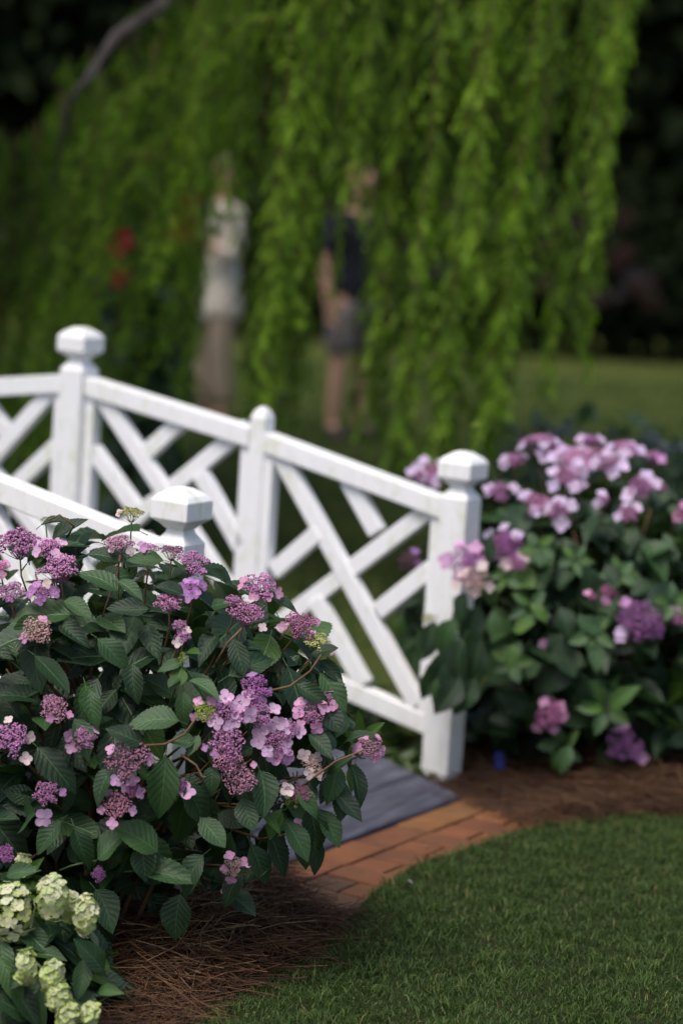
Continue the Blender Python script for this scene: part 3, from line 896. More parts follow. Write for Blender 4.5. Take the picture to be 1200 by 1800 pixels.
def stems(root, dome, n, base_r, seed):
    rnd = random.Random(seed)
    for i in range(n):
        d = Vector([rnd.gauss(0, 1), rnd.gauss(0, 1), abs(rnd.gauss(0, 1)) + 0.2]).normalized()
        tip = dome.at(d, rnd.uniform(0.7, 0.9))
        a = rnd.uniform(0, 6.28); b0 = Vector((dome.c.x + math.cos(a) * base_r * rnd.random(), dome.c.y + math.sin(a) * base_r * rnd.random(), -0.02))
        mid = b0.lerp(tip, 0.5) + Vector((0, 0, 0.10))
        b = MB(); b.tube([b0, b0.lerp(mid, .5) + Vector((0, 0, .04)), mid, mid.lerp(tip, .6), tip], [0.007, 0.006, 0.005, 0.0035, 0.002], 5)
        b.build('stem', MAT['stem_brown'], root, True)

# ------------------------------------------------------------------ near purple hydrangea
def near_hydrangea():
    c = on_y(215, 1295, 5.06)
    dome = Dome(c, (0.555, 0.40, 0.465), 0.34)
    root = empty('hydrangea_bush')
    tag(root, 'near purple lacecap hydrangea with sharp dark leaves, in front of the white bridge', 'hydrangea')
    core = Vector((c.x, c.y, 0.30))
    post = bp(0, -BW, 0)
    def avoid(p):
        if (p - Vector((post.x, post.y, p.z))).length < 0.065: return True
        x, y = pix(p)                      # the bush is open round the post and thins out towards the deck
        top = np.interp(x, [-200, 262, 272, 378, 400, 480, 520, 560, 590, 612, 640, 690], [885, 900, 962, 972, 1012, 1016, 1046, 1090, 1130, 1185, 1275, 1300])
        low = np.interp(x, [-200, 130, 250, 400, 500, 545, 580, 640, 690], [1640, 1600, 1575, 1565, 1530, 1500, 1430, 1415, 1345])
        return y < top or y > low
    stems(root, dome, 26, 0.14, 11)
    clothe(root, dome, 200, 430, 320, 0.112, MAT['hydrangea_leaf'], LM['hydrangea_leaf'], avoid, 0.12, 12, 0.06)
    S = 1.0 / 835.0
    # px, py, width px, bud colour, number of sterile florets, floret px, tilt towards the camera, pool, floret colour
    H = [(35, 962, 95, 'P', 2, 26, .25, 'f', None), (85, 966, 62, 'M', 5, 26, .3, 'n', 'N'), (105, 1006, 88, 'P', 2, 28, .2, 'f', 'C'),
         (75, 1044, 40, 'P', 4, 32, .7, 'n', 'V'), (20, 1046, 64, 'P', 2, 20, .3, 'f', None), (66, 1112, 66, 'C', 3, 24, .6, 'f', 'K'),
         (232, 906, 52, 'G', 3, 20, .15, 'f', 'C'), (210, 962, 66, 'D', 4, 22, .2, 'f', 'C'), (262, 966, 42, 'P', 2, 18, .2, 'n', None),
         (302, 974, 52, 'B', 0, 20, .2, 'f', None), (338, 996, 76, 'P', 2, 20, .25, 'f', None), (338, 1036, 40, 'V', 6, 30, .5, 'n', 'V'),
         (297, 1062, 62, 'P', 0, 20, .3, 'f', None), (316, 1100, 34, 'P', 0, 18, .3, 'n', None), (322, 1120, 36, 'P', 2, 22, .5, 'n', 'C'),
         (455, 1036, 74, 'M', 7, 26, .4, 'n', 'K'), (432, 1084, 76, 'P', 2, 20, .25, 'f', 'C'), (410, 1058, 40, 'P', 0, 18, .3, 'n', None),
         (528, 1100, 68, 'K', 2, 22, .8, 'f', 'K'), (556, 1132, 60, 'G', 3, 24, .3, 'n', 'C'),
         (322, 1159, 26, 'Y', 0, 18, .6, 't', None), (95, 1246, 60, 'D', 2, 20, .6, 'f', 'K'), (20, 1302, 78, 'P', 2, 26, .7, 'f', 'C'),
         (146, 1300, 54, 'P', 3, 26, .6, 'f', 'M'), (358, 1250, 46, 'Y', 4, 24, .85, 'f', 'K'), (448, 1212, 66, 'V', 2, 24, .6, 'f', 'V'),
         (392, 1252, 62, 'P', 7, 34, .7, 'n', 'N'), (432, 1248, 72, 'P', 9, 34, .75, 'n', 'N'), (462, 1262, 56, 'P', 6, 34, .8, 'n', 'N'),
         (482, 1296, 58, 'P', 5, 34, .7, 'f', 'N'), (508, 1284, 46, 'P', 3, 28, .7, 'f', 'N'), (545, 1256, 54, 'P', 6, 30, .6, 'n', 'K'),
         (398, 1304, 78, 'P', 2, 24, .7, 'f', 'P'), (398, 1330, 70, 'D', 0, 22, .8, 'f', None), (420, 1370, 72, 'D', 3, 20, .85, 'f', 'K'),
         (228, 1340, 92, 'B', 5, 30, .6, 'f', 'M'), (326, 1394, 8, 'P', 1, 38, .9, 'n', 'M'), (205, 1416, 62, 'D', 5, 28, .8, 'f', 'M'),
         (82, 1394, 54, 'P', 1, 24, .7, 'f', 'P'), (74, 1434, 8, 'P', 1, 40, .9, 'n', 'N'), (650, 1315, 58, 'D', 5, 30, .7, 'f', 'K'),
         (494, 1330, 30, 'M', 3, 38, .8, 'n', 'M'), (548, 1346, 44, 'C', 4, 28, .6, 'n', 'C'), (502, 1390, 8, 'P', 2, 32, .9, 'n', 'C'),
         (527, 1394, 46, 'B', 0, 20, .6, 'f', None), (536, 1462, 40, 'D', 4, 24, .7, 'n', 'K'), (410, 1524, 44, 'C', 4, 24, .85, 'f', 'K'),
         (410, 1560, 30, 'G', 2, 26, .8, 'f', 'K'), (512, 1408, 34, 'Y', 0, 20, .5, 't', None), (10, 1502, 40, 'V', 0, 20, .6, 'f', None),
         (174, 1536, 28, 'V', 0, 18, .8, 'f', None), (118, 1290, 8, 'P', 1, 28, .8, 'n', 'M'), (42, 1334, 8, 'P', 1, 36, .7, 'n', 'C'),
         (235, 1390, 30, 'P', 2, 34, .7, 'n', 'M'), (570, 1230, 40, 'P', 4, 28, .6, 'n', 'K'), (0, 1000, 40, 'K', 3, 22, .4, 'n', 'K'),
         (318, 1380, 26, 'V', 0, 20, .8, 'f', None), (80, 915, 18, 'Y', 0, 18, .2, 't', None)]
    for i, (px, py, w, key, nf, fp, tilt, kind, fk) in enumerate(H):
        p = dome.hit(px, py, 1.035)
        if px > 600 or py > 1500: p = on_y(px, py, p.y - 0.03)
        nrm = (Vector((0, 0, 1)) * (1 - tilt) + dome.normal(p) * 0.35 + (CAMP - p).normalized() * tilt + Vector([random.uniform(-.12, .12) for _ in range(3)])).normalized()
        sc = (p - CAMP).length / FPX
        lab = {'Y': 'tight yellow-green flower head', 'G': 'green flower head still opening', 'B': 'fading brownish purple flower head', 'C': 'cream and pink flower head'}.get(key)
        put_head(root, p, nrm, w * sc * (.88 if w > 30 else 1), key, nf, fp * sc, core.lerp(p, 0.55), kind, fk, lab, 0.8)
    # the leaves in sharp focus that show best, each from base pixel to tip pixel
    HL = [((292, 1322), (283, 1445), 'hydrangea_leaf', .95), ((318, 1268), (232, 1244), 'pale_leaf', 1), ((170, 1512), (222, 1462), 'pale_leaf', 1.15),
          ((236, 1530), (352, 1534), 'pale_leaf', .8), ((318, 1568), (300, 1655), 'hydrangea_leaf', 1), ((166, 1560), (216, 1630), 'hydrangea_leaf', 1),
          ((400, 1570), (452, 1602), 'hydrangea_leaf', 1.05), ((345, 1300), (300, 1300), 'hydrangea_leaf', 1), ((255, 1310), (192, 1275), 'hydrangea_leaf', .9),
          ((312, 1190), (302, 1206), 'pale_leaf', 1.1), ((330, 1195), (392, 1215), 'pale_leaf', 1), ((325, 1150), (350, 1138), 'fresh_leaf', 1),
          ((320, 1172), (306, 1208), 'fresh_leaf', 1.2), ((322, 1165), (282, 1166), 'pale_leaf', .8), ((322, 1210), (322, 1282), 'pale_leaf', .75),
          ((520, 1200), (572, 1240), 'hydrangea_leaf', .9), ((560, 1180), (612, 1248), 'strap', .9), ((455, 1350), (484, 1432), 'hydrangea_leaf', 1),
          ((425, 1400), (442, 1462), 'hydrangea_leaf', 1.05), ((592, 1340), (585, 1418), 'pale_leaf', .9), ((615, 1340), (650, 1420), 'hydrangea_leaf', .7),
          ((575, 1360), (615, 1330), 'hydrangea_leaf', .8), ((545, 1410), (560, 1500), 'hydrangea_leaf', .9), ((350, 1290), (336, 1330), 'pale_leaf', .7),
          ((368, 1296), (376, 1345), 'hydrangea_leaf', .7), ((450, 1420), (500, 1455), 'fresh_leaf', .6), ((495, 1420), (470, 1475), 'fresh_leaf', 1),
          ((350, 1435), (395, 1490), 'pale_leaf', 1), ((280, 1500), (210, 1440), 'hydrangea_leaf', 1), ((375, 1345), (365, 1392), 'hydrangea_leaf', 1.1),
          ((560, 1230), (600, 1290), 'hydrangea_leaf', 1), ((540, 1290), (592, 1322), 'hydrangea_leaf', .9), ((600, 1310), (642, 1272), 'hydrangea_leaf', .8), ((585, 1390), (640, 1440), 'hydrangea_leaf', .8),
          ((560, 1420), (602, 1488), 'hydrangea_leaf', .9), ((540, 1450), (532, 1530), 'hydrangea_leaf', .8), ((500, 1440), (548, 1512), 'hydrangea_leaf', .9), ((520, 1380), (562, 1432), 'pale_leaf', .9), ((604, 1370), (598, 1446), 'hydrangea_leaf', .8),
          ((470, 1460), (512, 1540), 'hydrangea_leaf', .8), ((440, 1480), (472, 1556), 'hydrangea_leaf', .9), ((575, 1330), (548, 1384), 'hydrangea_leaf', 1), ((480, 1500), (420, 1560), 'hydrangea_leaf', .8), ((430, 1530), (378, 1580), 'hydrangea_leaf', 1),
          ((360, 1500), (300, 1562), 'hydrangea_leaf', 1), ((560, 1160), (606, 1192), 'hydrangea_leaf', .8), ((545, 1150), (592, 1138), 'hydrangea_leaf', .8), ((625, 1340), (618, 1390), 'fresh_leaf', .8), ((640, 1300), (668, 1270), 'fresh_leaf', .6),
          ((560, 1470), (552, 1540), 'hydrangea_leaf', .6), ((250, 1480), (255, 1550), 'hydrangea_leaf', 1), ((200, 1350), (150, 1400), 'hydrangea_leaf', 1), ((110, 1440), (60, 1500), 'hydrangea_leaf', 1), ((130, 1450), (150, 1530), 'hydrangea_leaf', 1),
          ((170, 1120), (228, 1170), 'hydrangea_leaf', 1), ((60, 1150), (124, 1215), 'hydrangea_leaf', .85), ((205, 1020), (255, 1045), 'pale_leaf', .9),
          ((150, 975), (222, 970), 'hydrangea_leaf', .8), ((290, 985), (225, 978), 'hydrangea_leaf', .8), ((110, 1055), (168, 1075), 'hydrangea_leaf', .8),
          ((265, 1070), (190, 1075), 'hydrangea_leaf', .8), ((70, 925), (118, 905), 'hydrangea_leaf', .8), ((90, 950), (140, 915), 'hydrangea_leaf', .9),
          ((300, 950), (195, 925), 'hydrangea_leaf', .7), ((45, 960), (15, 935), 'hydrangea_leaf', .7), ((330, 1050), (280, 1020), 'hydrangea_leaf', .9),
          ((75, 1080), (20, 1125), 'hydrangea_leaf', .9), ((410, 1120), (428, 1190), 'hydrangea_leaf', .8), ((398, 1030), (380, 985), 'hydrangea_leaf', .8),
          ((470, 1045), (522, 1062), 'hydrangea_leaf', .7), ((130, 1260), (170, 1330), 'hydrangea_leaf', .8), ((150, 1200), (160, 1265), 'fresh_leaf', 1)]
    for (b, t, mk, wd) in HL:
        ms = LM.get(mk, LM['hydrangea_leaf'])
        pb = dome.hit(b[0], b[1], 1.02); 
        pt = dome.hit(t[0], t[1], 1.06)
        if b[0] > 560 or b[1] > 1480:
            pb = on_y(b[0], b[1], pb.y - 0.02)
        pt = on_y(t[0], t[1], pb.y - 0.03)
        up = (CAMP - pb).normalized() * 0.7 + Vector((0, 0, 0.8)) + Vector([random.uniform(-.3, .3) for _ in range(3)])
        if b[0] < 500 and b[1] < 1400 and (avoid(pb) or avoid(pt)): continue
        leaf_on(root, ms, pb, pt, up, wd)
    # woody shoots that show between the leaves
    for pts in ([(256, 1310), (290, 1308), (325, 1290), (345, 1262)], [(318, 1326), (345, 1345), (355, 1365), (362, 1366)], [(466, 1216), (510, 1206), (545, 1180), (565, 1150)],
                [(212, 975), (205, 1015), (188, 1060), (180, 1085)], [(530, 1382), (560, 1360), (590, 1338), (640, 1318)], [(118, 945), (130, 925), (105, 905), (85, 915)],
                [(380, 1165), (400, 1130), (425, 1105)], [(170, 1513), (150, 1516), (125, 1522), (105, 1530)]):
        P = [dome.hit(x, y, 1.03) for x, y in pts]; P = [on_y(x, y, P[0].y - 0.004 * i) for i, (x, y) in enumerate(pts)]
        b = MB(); b.tube(P, [0.0026, 0.0024, 0.0021, 0.0018][:len(P)], 6)
        b.build('shoot', MAT['stem_brown' if pts[0][1] < 1500 else 'stem_green'], root, True)
near_hydrangea()

# ------------------------------------------------------------------ far hydrangea beside the right post
def far_hydrangea():
    c = on_y(1045, 1115, 7.02)
    dome = Dome(c, (0.60, 0.46, 0.505), 0.22)
    root = empty('hydrangea_bush')
    tag(root, 'lilac flowered hydrangea behind the right end post of the bridge, above straw and lawn', 'hydrangea')
    core = Vector((c.x, c.y, 0.3))
    def avoid(p):
        q = p - B0; t = q.dot(U); s = q.dot(NV)
        return (abs(t) < 0.065 and abs(s) < 0.065) or (t > 0 and abs(s) < 0.05)
    stems(root, dome, 26, 0.16, 21)
    clothe(root, dome, 215, 460, 460, 0.132, MAT['hydrangea_leaf'], LM['hydrangea_leaf'], avoid, 0.06, 22, 0.14)
    # leaves and shoots that reach past the post
    for (px, py, w) in [(930, 1072, 40), (1040, 1118, 42), (1062, 1245, 48), (890, 1015, 34), (1085, 1012, 34), (985, 1312, 40), (900, 1165, 38), (1180, 1060, 36), (945, 965, 34),
                        (1010, 985, 32)]:
        p = dome.hit(px, py, 1.03); a0 = random.uniform(0, 6.28); nrm = (dome.normal(p) + (CAMP - p).normalized() + Vector((0, 0, .5))).normalized()
        sd = nrm.orthogonal().normalized(); L = w * (p - CAMP).length / FPX
        for k in range(5):
            d = Matrix.Rotation(a0 + k * 1.257, 3, nrm) @ sd
            leaf_on(root, LM['fresh_leaf' if k % 2 else 'pale_leaf'], p + d * L * .12, p + d * L + nrm * L * .35, nrm, .95)
    for (b, t, yy, mk) in [((795, 1085), (762, 1160), 6.50, 'hydrangea_leaf'), ((800, 1150), (790, 1240), 6.47, 'hydrangea_leaf'), ((765, 1090), (745, 1150), 6.55, 'hydrangea_leaf'), ((810, 1190), (775, 1262), 6.45, 'hydrangea_leaf'),
                           ((760, 1180), (735, 1225), 6.54, 'hydrangea_leaf'), ((735, 1060), (700, 1100), 6.84, 'hydrangea_leaf'), ((745, 1130), (715, 1190), 6.83, 'hydrangea_leaf'), ((820, 1040), (790, 1090), 6.5, 'hydrangea_leaf'), ((842, 1060), (818, 1150), 6.5, 'hydrangea_leaf'), ((846, 1120), (822, 1220), 6.48, 'hydrangea_leaf'), ((850, 990), (838, 1060), 6.52, 'pale_leaf'), ((838, 1190), (806, 1262), 6.46, 'hydrangea_leaf'), ((860, 940), (848, 1010), 6.55, 'hydrangea_leaf'), ((800, 1130), (770, 1235), 6.50, 'hydrangea_leaf'), ((790, 1150), (742, 1230), 6.52, 'hydrangea_leaf'), ((800, 1060), (835, 1130), 6.52, 'pale_leaf'),
                           ((770, 1100), (730, 1160), 6.56, 'hydrangea_leaf'), ((800, 1180), (760, 1250), 6.48, 'hydrangea_leaf'), ((815, 1120), (780, 1200), 6.46, 'hydrangea_leaf'),
                           ((740, 1050), (690, 1070), 6.85, 'hydrangea_leaf'), ((730, 1110), (700, 1150), 6.84, 'hydrangea_leaf'), ((740, 1060), (725, 1110), 6.83, 'hydrangea_leaf'),
                           ((900, 1110), (935, 1090), 6.5, 'fresh_leaf'), ((930, 1060), (965, 1090), 6.5, 'fresh_leaf'), ((1050, 1130), (1045, 1180), 6.5, 'pale_leaf'),
                           ((1060, 1110), (1015, 1085), 6.5, 'pale_leaf'), ((1070, 1250), (1115, 1200), 6.48, 'fresh_leaf'), ((1060, 1250), (1030, 1235), 6.47, 'fresh_leaf'),
                           ((1005, 1310), (975, 1355), 6.46, 'pale_leaf'), ((1065, 990), (1080, 1030), 6.55, 'hydrangea_leaf'), ((905, 1130), (890, 1175), 6.5, 'fresh_leaf')]:
        pb, pt = on_y(b[0], b[1], yy), on_y(t[0], t[1], yy - 0.03)
        leaf_on(root, LM[mk], pb, pt, (CAMP - pb).normalized() + Vector((random.uniform(-.3, .3), 0, 0.6)), 0.95)
    H = [(945, 782, 78, 'P', 5, 40, .2, 'L'), (978, 800, 72, 'M', 8, 44, .4, 'L'), (1012, 812, 80, 'P', 9, 44, .5, 'L'), (998, 838, 60, 'P', 7, 40, .7, 'L'), (1040, 800, 66, 'D', 7, 42, .4, 'L'),
         (1068, 818, 50, 'P', 5, 40, .6, 'L'), (1098, 796, 66, 'P', 5, 46, .4, 'L'), (1146, 806, 46, 'P', 3, 30, .3, 'P'), (902, 812, 54, 'P', 4, 36, .4, 'L'), (878, 868, 54, 'P', 4, 42, .6, 'L'),
         (945, 888, 60, 'P', 4, 44, .6, 'L'), (980, 898, 50, 'P', 6, 46, .75, 'L'), (1125, 862, 60, 'P', 4, 46, .6, 'L'), (1102, 905, 46, 'P', 4, 36, .6, 'L'), (1058, 880, 26, 'P', 2, 30, .6, 'L'),
         (885, 962, 74, 'V', 8, 46, .7, 'L'), (908, 990, 40, 'M', 3, 46, .8, 'C'), (1122, 1092, 92, 'V', 1, 40, .8, 'P'), (1098, 1118, 20, 'P', 3, 50, .8, 'L'), (1070, 1040, 30, 'K', 2, 26, .8, 'K'),
         (956, 1128, 12, 'P', 1, 34, .8, 'M'), (1040, 1048, 18, 'K', 1, 26, .8, 'K'), (965, 1256, 66, 'K', 7, 40, .85, 'K'), (1096, 1312, 80, 'V', 4, 46, .85, 'M'),
         (838, 752, 24, 'Y', 0, 20, .2, 'Y'), (840, 1196, 38, 'Y', 0, 20, .8, 'Y'), (1196, 902, 26, 'K', 2, 34, .8, 'K'), (1190, 1084, 44, 'P', 2, 30, .8, 'K'), (1160, 860, 30, 'B', 0, 30, .5, 'L'),
         (1150, 1110, 40, 'V', 0, 30, .8, 'P'), (1035, 775, 40, 'V', 2, 36, .3, 'L')]
    for (px, py, w, key, nf, fp, tilt, fk) in H:
        nf = max(1, round(nf * .75)) if nf else 0
        p = dome.hit(px, py, 1.04)
        nrm = (Vector((0, 0, 1)) * (1 - tilt) + dome.normal(p) * 0.4 + (CAMP - p).normalized() * tilt + Vector([random.uniform(-.15, .15) for _ in range(3)])).normalized()
        sc = (p - CAMP).length / FPX
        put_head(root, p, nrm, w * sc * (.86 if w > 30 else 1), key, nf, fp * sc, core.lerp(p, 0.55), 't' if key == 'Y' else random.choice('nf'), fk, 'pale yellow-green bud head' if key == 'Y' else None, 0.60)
    for (px, py, w, key, nf, fp, tilt, fk, yy) in [(755, 832, 50, 'P', 5, 34, .5, 'L', 7.15), (735, 836, 26, 'P', 2, 34, .6, 'L', 7.12), (718, 990, 44, 'B', 2, 26, .5, 'V', 6.95), (818, 986, 66, 'V', 6, 40, .7, 'M', 6.50),
                                                   (834, 1020, 58, 'C', 5, 30, .8, 'C', 6.46), (752, 1088, 26, 'G', 0, 20, .6, 'G', 6.6)]:
        p = on_y(px, py, yy); sc = (p - CAMP).length / FPX
        nrm = (Vector((0, 0, 1)) * (1 - tilt) + (CAMP - p).normalized() * tilt).normalized()
        put_head(root, p, nrm, w * sc, key, nf, fp * sc, None, 'n', fk, None, 0.7)
        st = p - nrm * w * sc * .3
        b = MB(); e = Vector((BX + 0.16, max(st.y, 6.62) if st.y < BY else st.y + 0.02, st.z - 0.12))
        b.tube([st, st.lerp(e, .5) - Vector((0, 0, .02)), e], [0.002, 0.0025, 0.0035], 5); b.build('flower_stalk', MAT['stem_green'], root, True)
far_hydrangea()

# ------------------------------------------------------------------ white hydrangea in the corner
def white_hydrangea():
    root = empty('hydrangea_bush')
    tag(root, 'low hydrangea with pale green-white flower clusters beside the pine straw', 'hydrangea')
    c = on_y(15, 1715, 4.70)
    dome = Dome(c, (0.235, 0.19, 0.20), 0.1)
    stems(root, dome, 10, 0.08, 31)
    clothe(root, dome, 110, 150, 150, 0.105, MAT['hydrangea_leaf'], LM['hydrangea_leaf'], None, 0.03, 32, 0.16)
    n = 0
    for (px, py, rx, ry, nfl, yy) in [(22, 1602, 46, 50, 56, 4.58), (92, 1578, 30, 36, 40, 4.54), (126, 1596, 16, 24, 18, 4.58), (152, 1608, 20, 34, 34, 4.54), (47, 1698, 15, 28, 24, 4.46),
                                      (92, 1716, 20, 26, 28, 4.44), (104, 1752, 22, 24, 28, 4.42), (120, 1786, 22, 20, 24, 4.40), (160, 1786, 13, 20, 16, 4.42), (40, 1520, 12, 16, 10, 4.72)]:
        p = on_y(px, py, yy); sc = (p - CAMP).length / FPX
        h = link('flower_head', random.choice(HEADS_TIGHT), None, root)
        nrm = ((CAMP - p).normalized() + Vector((0, 0, 0.7))).normalized()
        M3 = frame(nrm.orthogonal().normalized(), nrm)
        w = (rx + ry) * 0.5 * sc * 0.62
        h.matrix_local = Matrix.Translation(p) @ M3.to_4x4() @ Matrix.Diagonal((w, w, w, 1))
        h.color = vary((0.26, 0.34, 0.10))
        inv = (Matrix.Translation(p) @ M3.to_4x4() @ Matrix.Diagonal((w, w, w, 1))).inverted()
        nfl = round(nfl * .8)
        for i in range(nfl):
            z = 1 - 1.35 * (i + 0.5) / nfl; a = i * 2.39996
            q = math.sqrt(max(0, 1 - z * z))
            tocam = Vector((-p.x, -p.y, CAM_H - p.z)).normalized()
            side = tocam.cross(Vector((0, 0, 1))).normalized(); upv = side.cross(tocam)
            dirv = (side * q * math.cos(a) + upv * q * math.sin(a) + tocam * z)
            pos = p + side * (q * math.cos(a) * rx * .8 * sc * random.uniform(.85, 1.1)) + upv * (q * math.sin(a) * ry * sc) + tocam * (z * min(rx, ry) * sc * .8)
            f = link('floret', random.choice(FLORET), None, h)
            dv = (dirv + Vector([random.uniform(-.3, .3) for _ in range(3)])).normalized()
            f3 = frame(dv.orthogonal().normalized(), dv) @ Matrix.Rotation(random.uniform(0, 6.28), 3, 'Z')
            s = random.uniform(20, 28) * sc
            f.matrix_local = inv @ Matrix.Translation(pos) @ f3.to_4x4() @ Matrix.Diagonal((s, s, s, 1))
            k = random.random() * (0.8 if py < 1690 else 0.5)
            f.color = vary((0.36 + .36 * k, 0.46 + .27 * k, 0.11 + .42 * k), .1)
        st = p - nrm * w * .5; e = Vector((c.x - 0.02, c.y + 0.03, 0.08))
        b = MB(); b.tube([st, st.lerp(e, .5) + Vector((0, 0, .03)), e], [0.0025, 0.003, 0.004], 5); b.build('flower_stalk', MAT['stem_green'], root, True)
    for (b, t, mk, wd) in [((120, 1655), (152, 1605), 'hydrangea_leaf', .8), ((125, 1655), (196, 1700), 'fresh_leaf', .6), ((110, 1665), (150, 1712), 'pale_leaf', .7), ((60, 1660), (105, 1634), 'pale_leaf', .7),
                           ((10, 1540), (60, 1520), 'pale_leaf', .9), ((45, 1545), (70, 1510), 'fresh_leaf', .5), ((55, 1750), (78, 1680), 'hydrangea_leaf', .5), ((20, 1690), (0, 1670), 'pale_leaf', 1.1), ((150, 1700), (192, 1730), 'fresh_leaf', .6), ((70, 1790), (40, 1750), 'pale_leaf', .8), ((20, 1780), (60, 1800), 'pale_leaf', .8), ((140, 1760), (146, 1800), 'pale_leaf', .6), ((10, 1640), (70, 1650), 'pale_leaf', .8)]:
        pb = on_y(*b, 4.62); leaf_on(root, LM[mk], pb, on_y(*t, 4.58), (CAMP - pb).normalized() + Vector((random.uniform(-.4, .4), 0, .6)), wd)
    for (b, t, mk, wd) in [((64, 1680), (14, 1735), 'hydrangea_leaf', .8), ((132, 1735), (180, 1795), 'hydrangea_leaf', .7), ((16, 1725), (76, 1800), 'hydrangea_leaf', .8), ((0, 1680), (46, 1768), 'pale_leaf', .7),
                           ((56, 1795), (0, 1745), 'hydrangea_leaf', .8), ((70, 1735), (66, 1810), 'pale_leaf', .6), ((150, 1680), (146, 1760), 'hydrangea_leaf', .7), ((185, 1710), (140, 1650), 'hydrangea_leaf', .8),
                           ((-10, 1760), (30, 1820), 'hydrangea_leaf', .9), ((140, 1770), (100, 1830), 'hydrangea_leaf', .8), ((170, 1745), (215, 1735), 'pale_leaf', .6)]:
        pb = on_y(*b, 4.50); leaf_on(root, LM[mk], pb, on_y(*t, 4.46), (CAMP - pb).normalized() + Vector((random.uniform(-.4, .4), 0, .6)), wd)
white_hydrangea()

# ------------------------------------------------------------------ small things on the ground
def small_things():
    a, b_ = on_z(134, 1722, 0.05), on_z(172, 1708, 0.05)
    b = MB(); b.tube([a, a.lerp(b_, .3) + Vector((0, 0, .004)), a.lerp(b_, .7), b_ + Vector((0, 0, .003))], [0.003, 0.0045, 0.0042, 0.0025], 7)
    tag(b.build('fallen_twig', MAT['twig_wood'], None, True), 'short grey twig lying on pine straw by the pale hydrangea', 'twig')
    p = on_z(880, 1372, 0.0)
    root = empty('plant_tag', p); tag(root, 'small blue plastic tag stuck in the straw under the far bush', 'plant tag')
    b = MB(); M = Matrix.Rotation(R(25), 3, 'Z') @ Matrix.Rotation(R(-18), 3, 'X')
    outl = [(-.014, 0.0), (.014, 0.0), (.017, .030), (.011, .052), (-.011, .052), (-.017, .030)]
    r1 = [M @ Vector((x, -.0008, z + .03)) for x, z in outl]; r2 = [M @ Vector((x, .0008, z + .03)) for x, z in outl]
    b.rings([r1, r2]); b.build('tag_plate', MAT['blue_plastic'], root)
    b = MB(); b.tube([M @ Vector((0, 0, -.03)), M @ Vector((0, 0, .031))], [0.0015, 0.003], 6); b.build('stake', MAT['blue_plastic'], root)
    for (px, py, lab) in [(725, 1553, 'tiny pale petal fallen on the bricks at the lawn edge'), (747, 1486, 'tiny pale petal fallen on the bricks near the planks')]:
        V, Fq, A = petal_arrays(0.014, 0.012, 0.3)
        A = A.copy(); A[:, 2] = .5
        me = fast_mesh('fallen_petal', V, [Fq], A); me.materials.append(MAT['petal'])
        o = link('fallen_petal', me); o.location = on_z(px, py, 0.036); o.color = (0.7, 0.55, 0.6, 1); o.rotation_euler = (0.1, 0.2, random.random() * 6)
        tag(o, lab, 'petal')
small_things()

# ------------------------------------------------------------------ low green clumps by the deck
def strap_plant(name, p, h, n, seed, label, group=None):
    rnd = random.Random(seed)
    root = empty(name, (0, 0, 0)); tag(root, label, 'plant', group)
    mats = []
    for i in range(n):
        a = rnd.uniform(0, 6.28); el = rnd.uniform(0.25, 1.2)
        d = Vector((math.cos(a) * math.cos(el), math.sin(a) * math.cos(el), math.sin(el)))
        b0 = p + Vector((rnd.gauss(0, .05), rnd.gauss(0, .05), 0.0)); 
        mats.append((i, frame(d, Vector((0, 0, 1))) @ Matrix.Diagonal((0.42, 1, 1)), b0, h * rnd.uniform(.6, 1.15)))
    o = merge('foliage', LEAF_LOW, mats, MAT['strap_leaf'], root); o['kind'] = 'stuff'
    b = MB(); b.tube([p + Vector((0, 0, -.02)), p + Vector((0, 0, .06))], [.02, .012], 6); b.build('crown_base', MAT['stem_green'], root)
GP = 'low green plants along the edge of the bridge deck'
for i, (t, s_, h, lab) in enumerate([(0.14, -0.06, 0.13, 'low leafy green plant at the foot of the right end post, beside the deck'), (0.28, -0.02, 0.17, 'low leafy green plant under the bottom rail, second from the right end post'),
                                     (0.42, 0.02, 0.20, 'low leafy green plant under the bottom rail, third from the right end post'), (0.57, 0.03, 0.22, 'low leafy green plant under the lattice, nearest the purple bush')]):
    strap_plant('leafy_plant', bp(t, s_, 0.0), h, 70, 1 + i, lab, GP)
for i, (t, s_, lab) in enumerate([(0.55, 0.30, 'leafy green plant behind the middle of the end lattice panel'), (0.85, 0.28, 'leafy green plant behind the slim middle post of the railing')]):
    strap_plant('leafy_plant', bp(t, s_, 0), 0.26, 60, 12 + i, lab, GP)

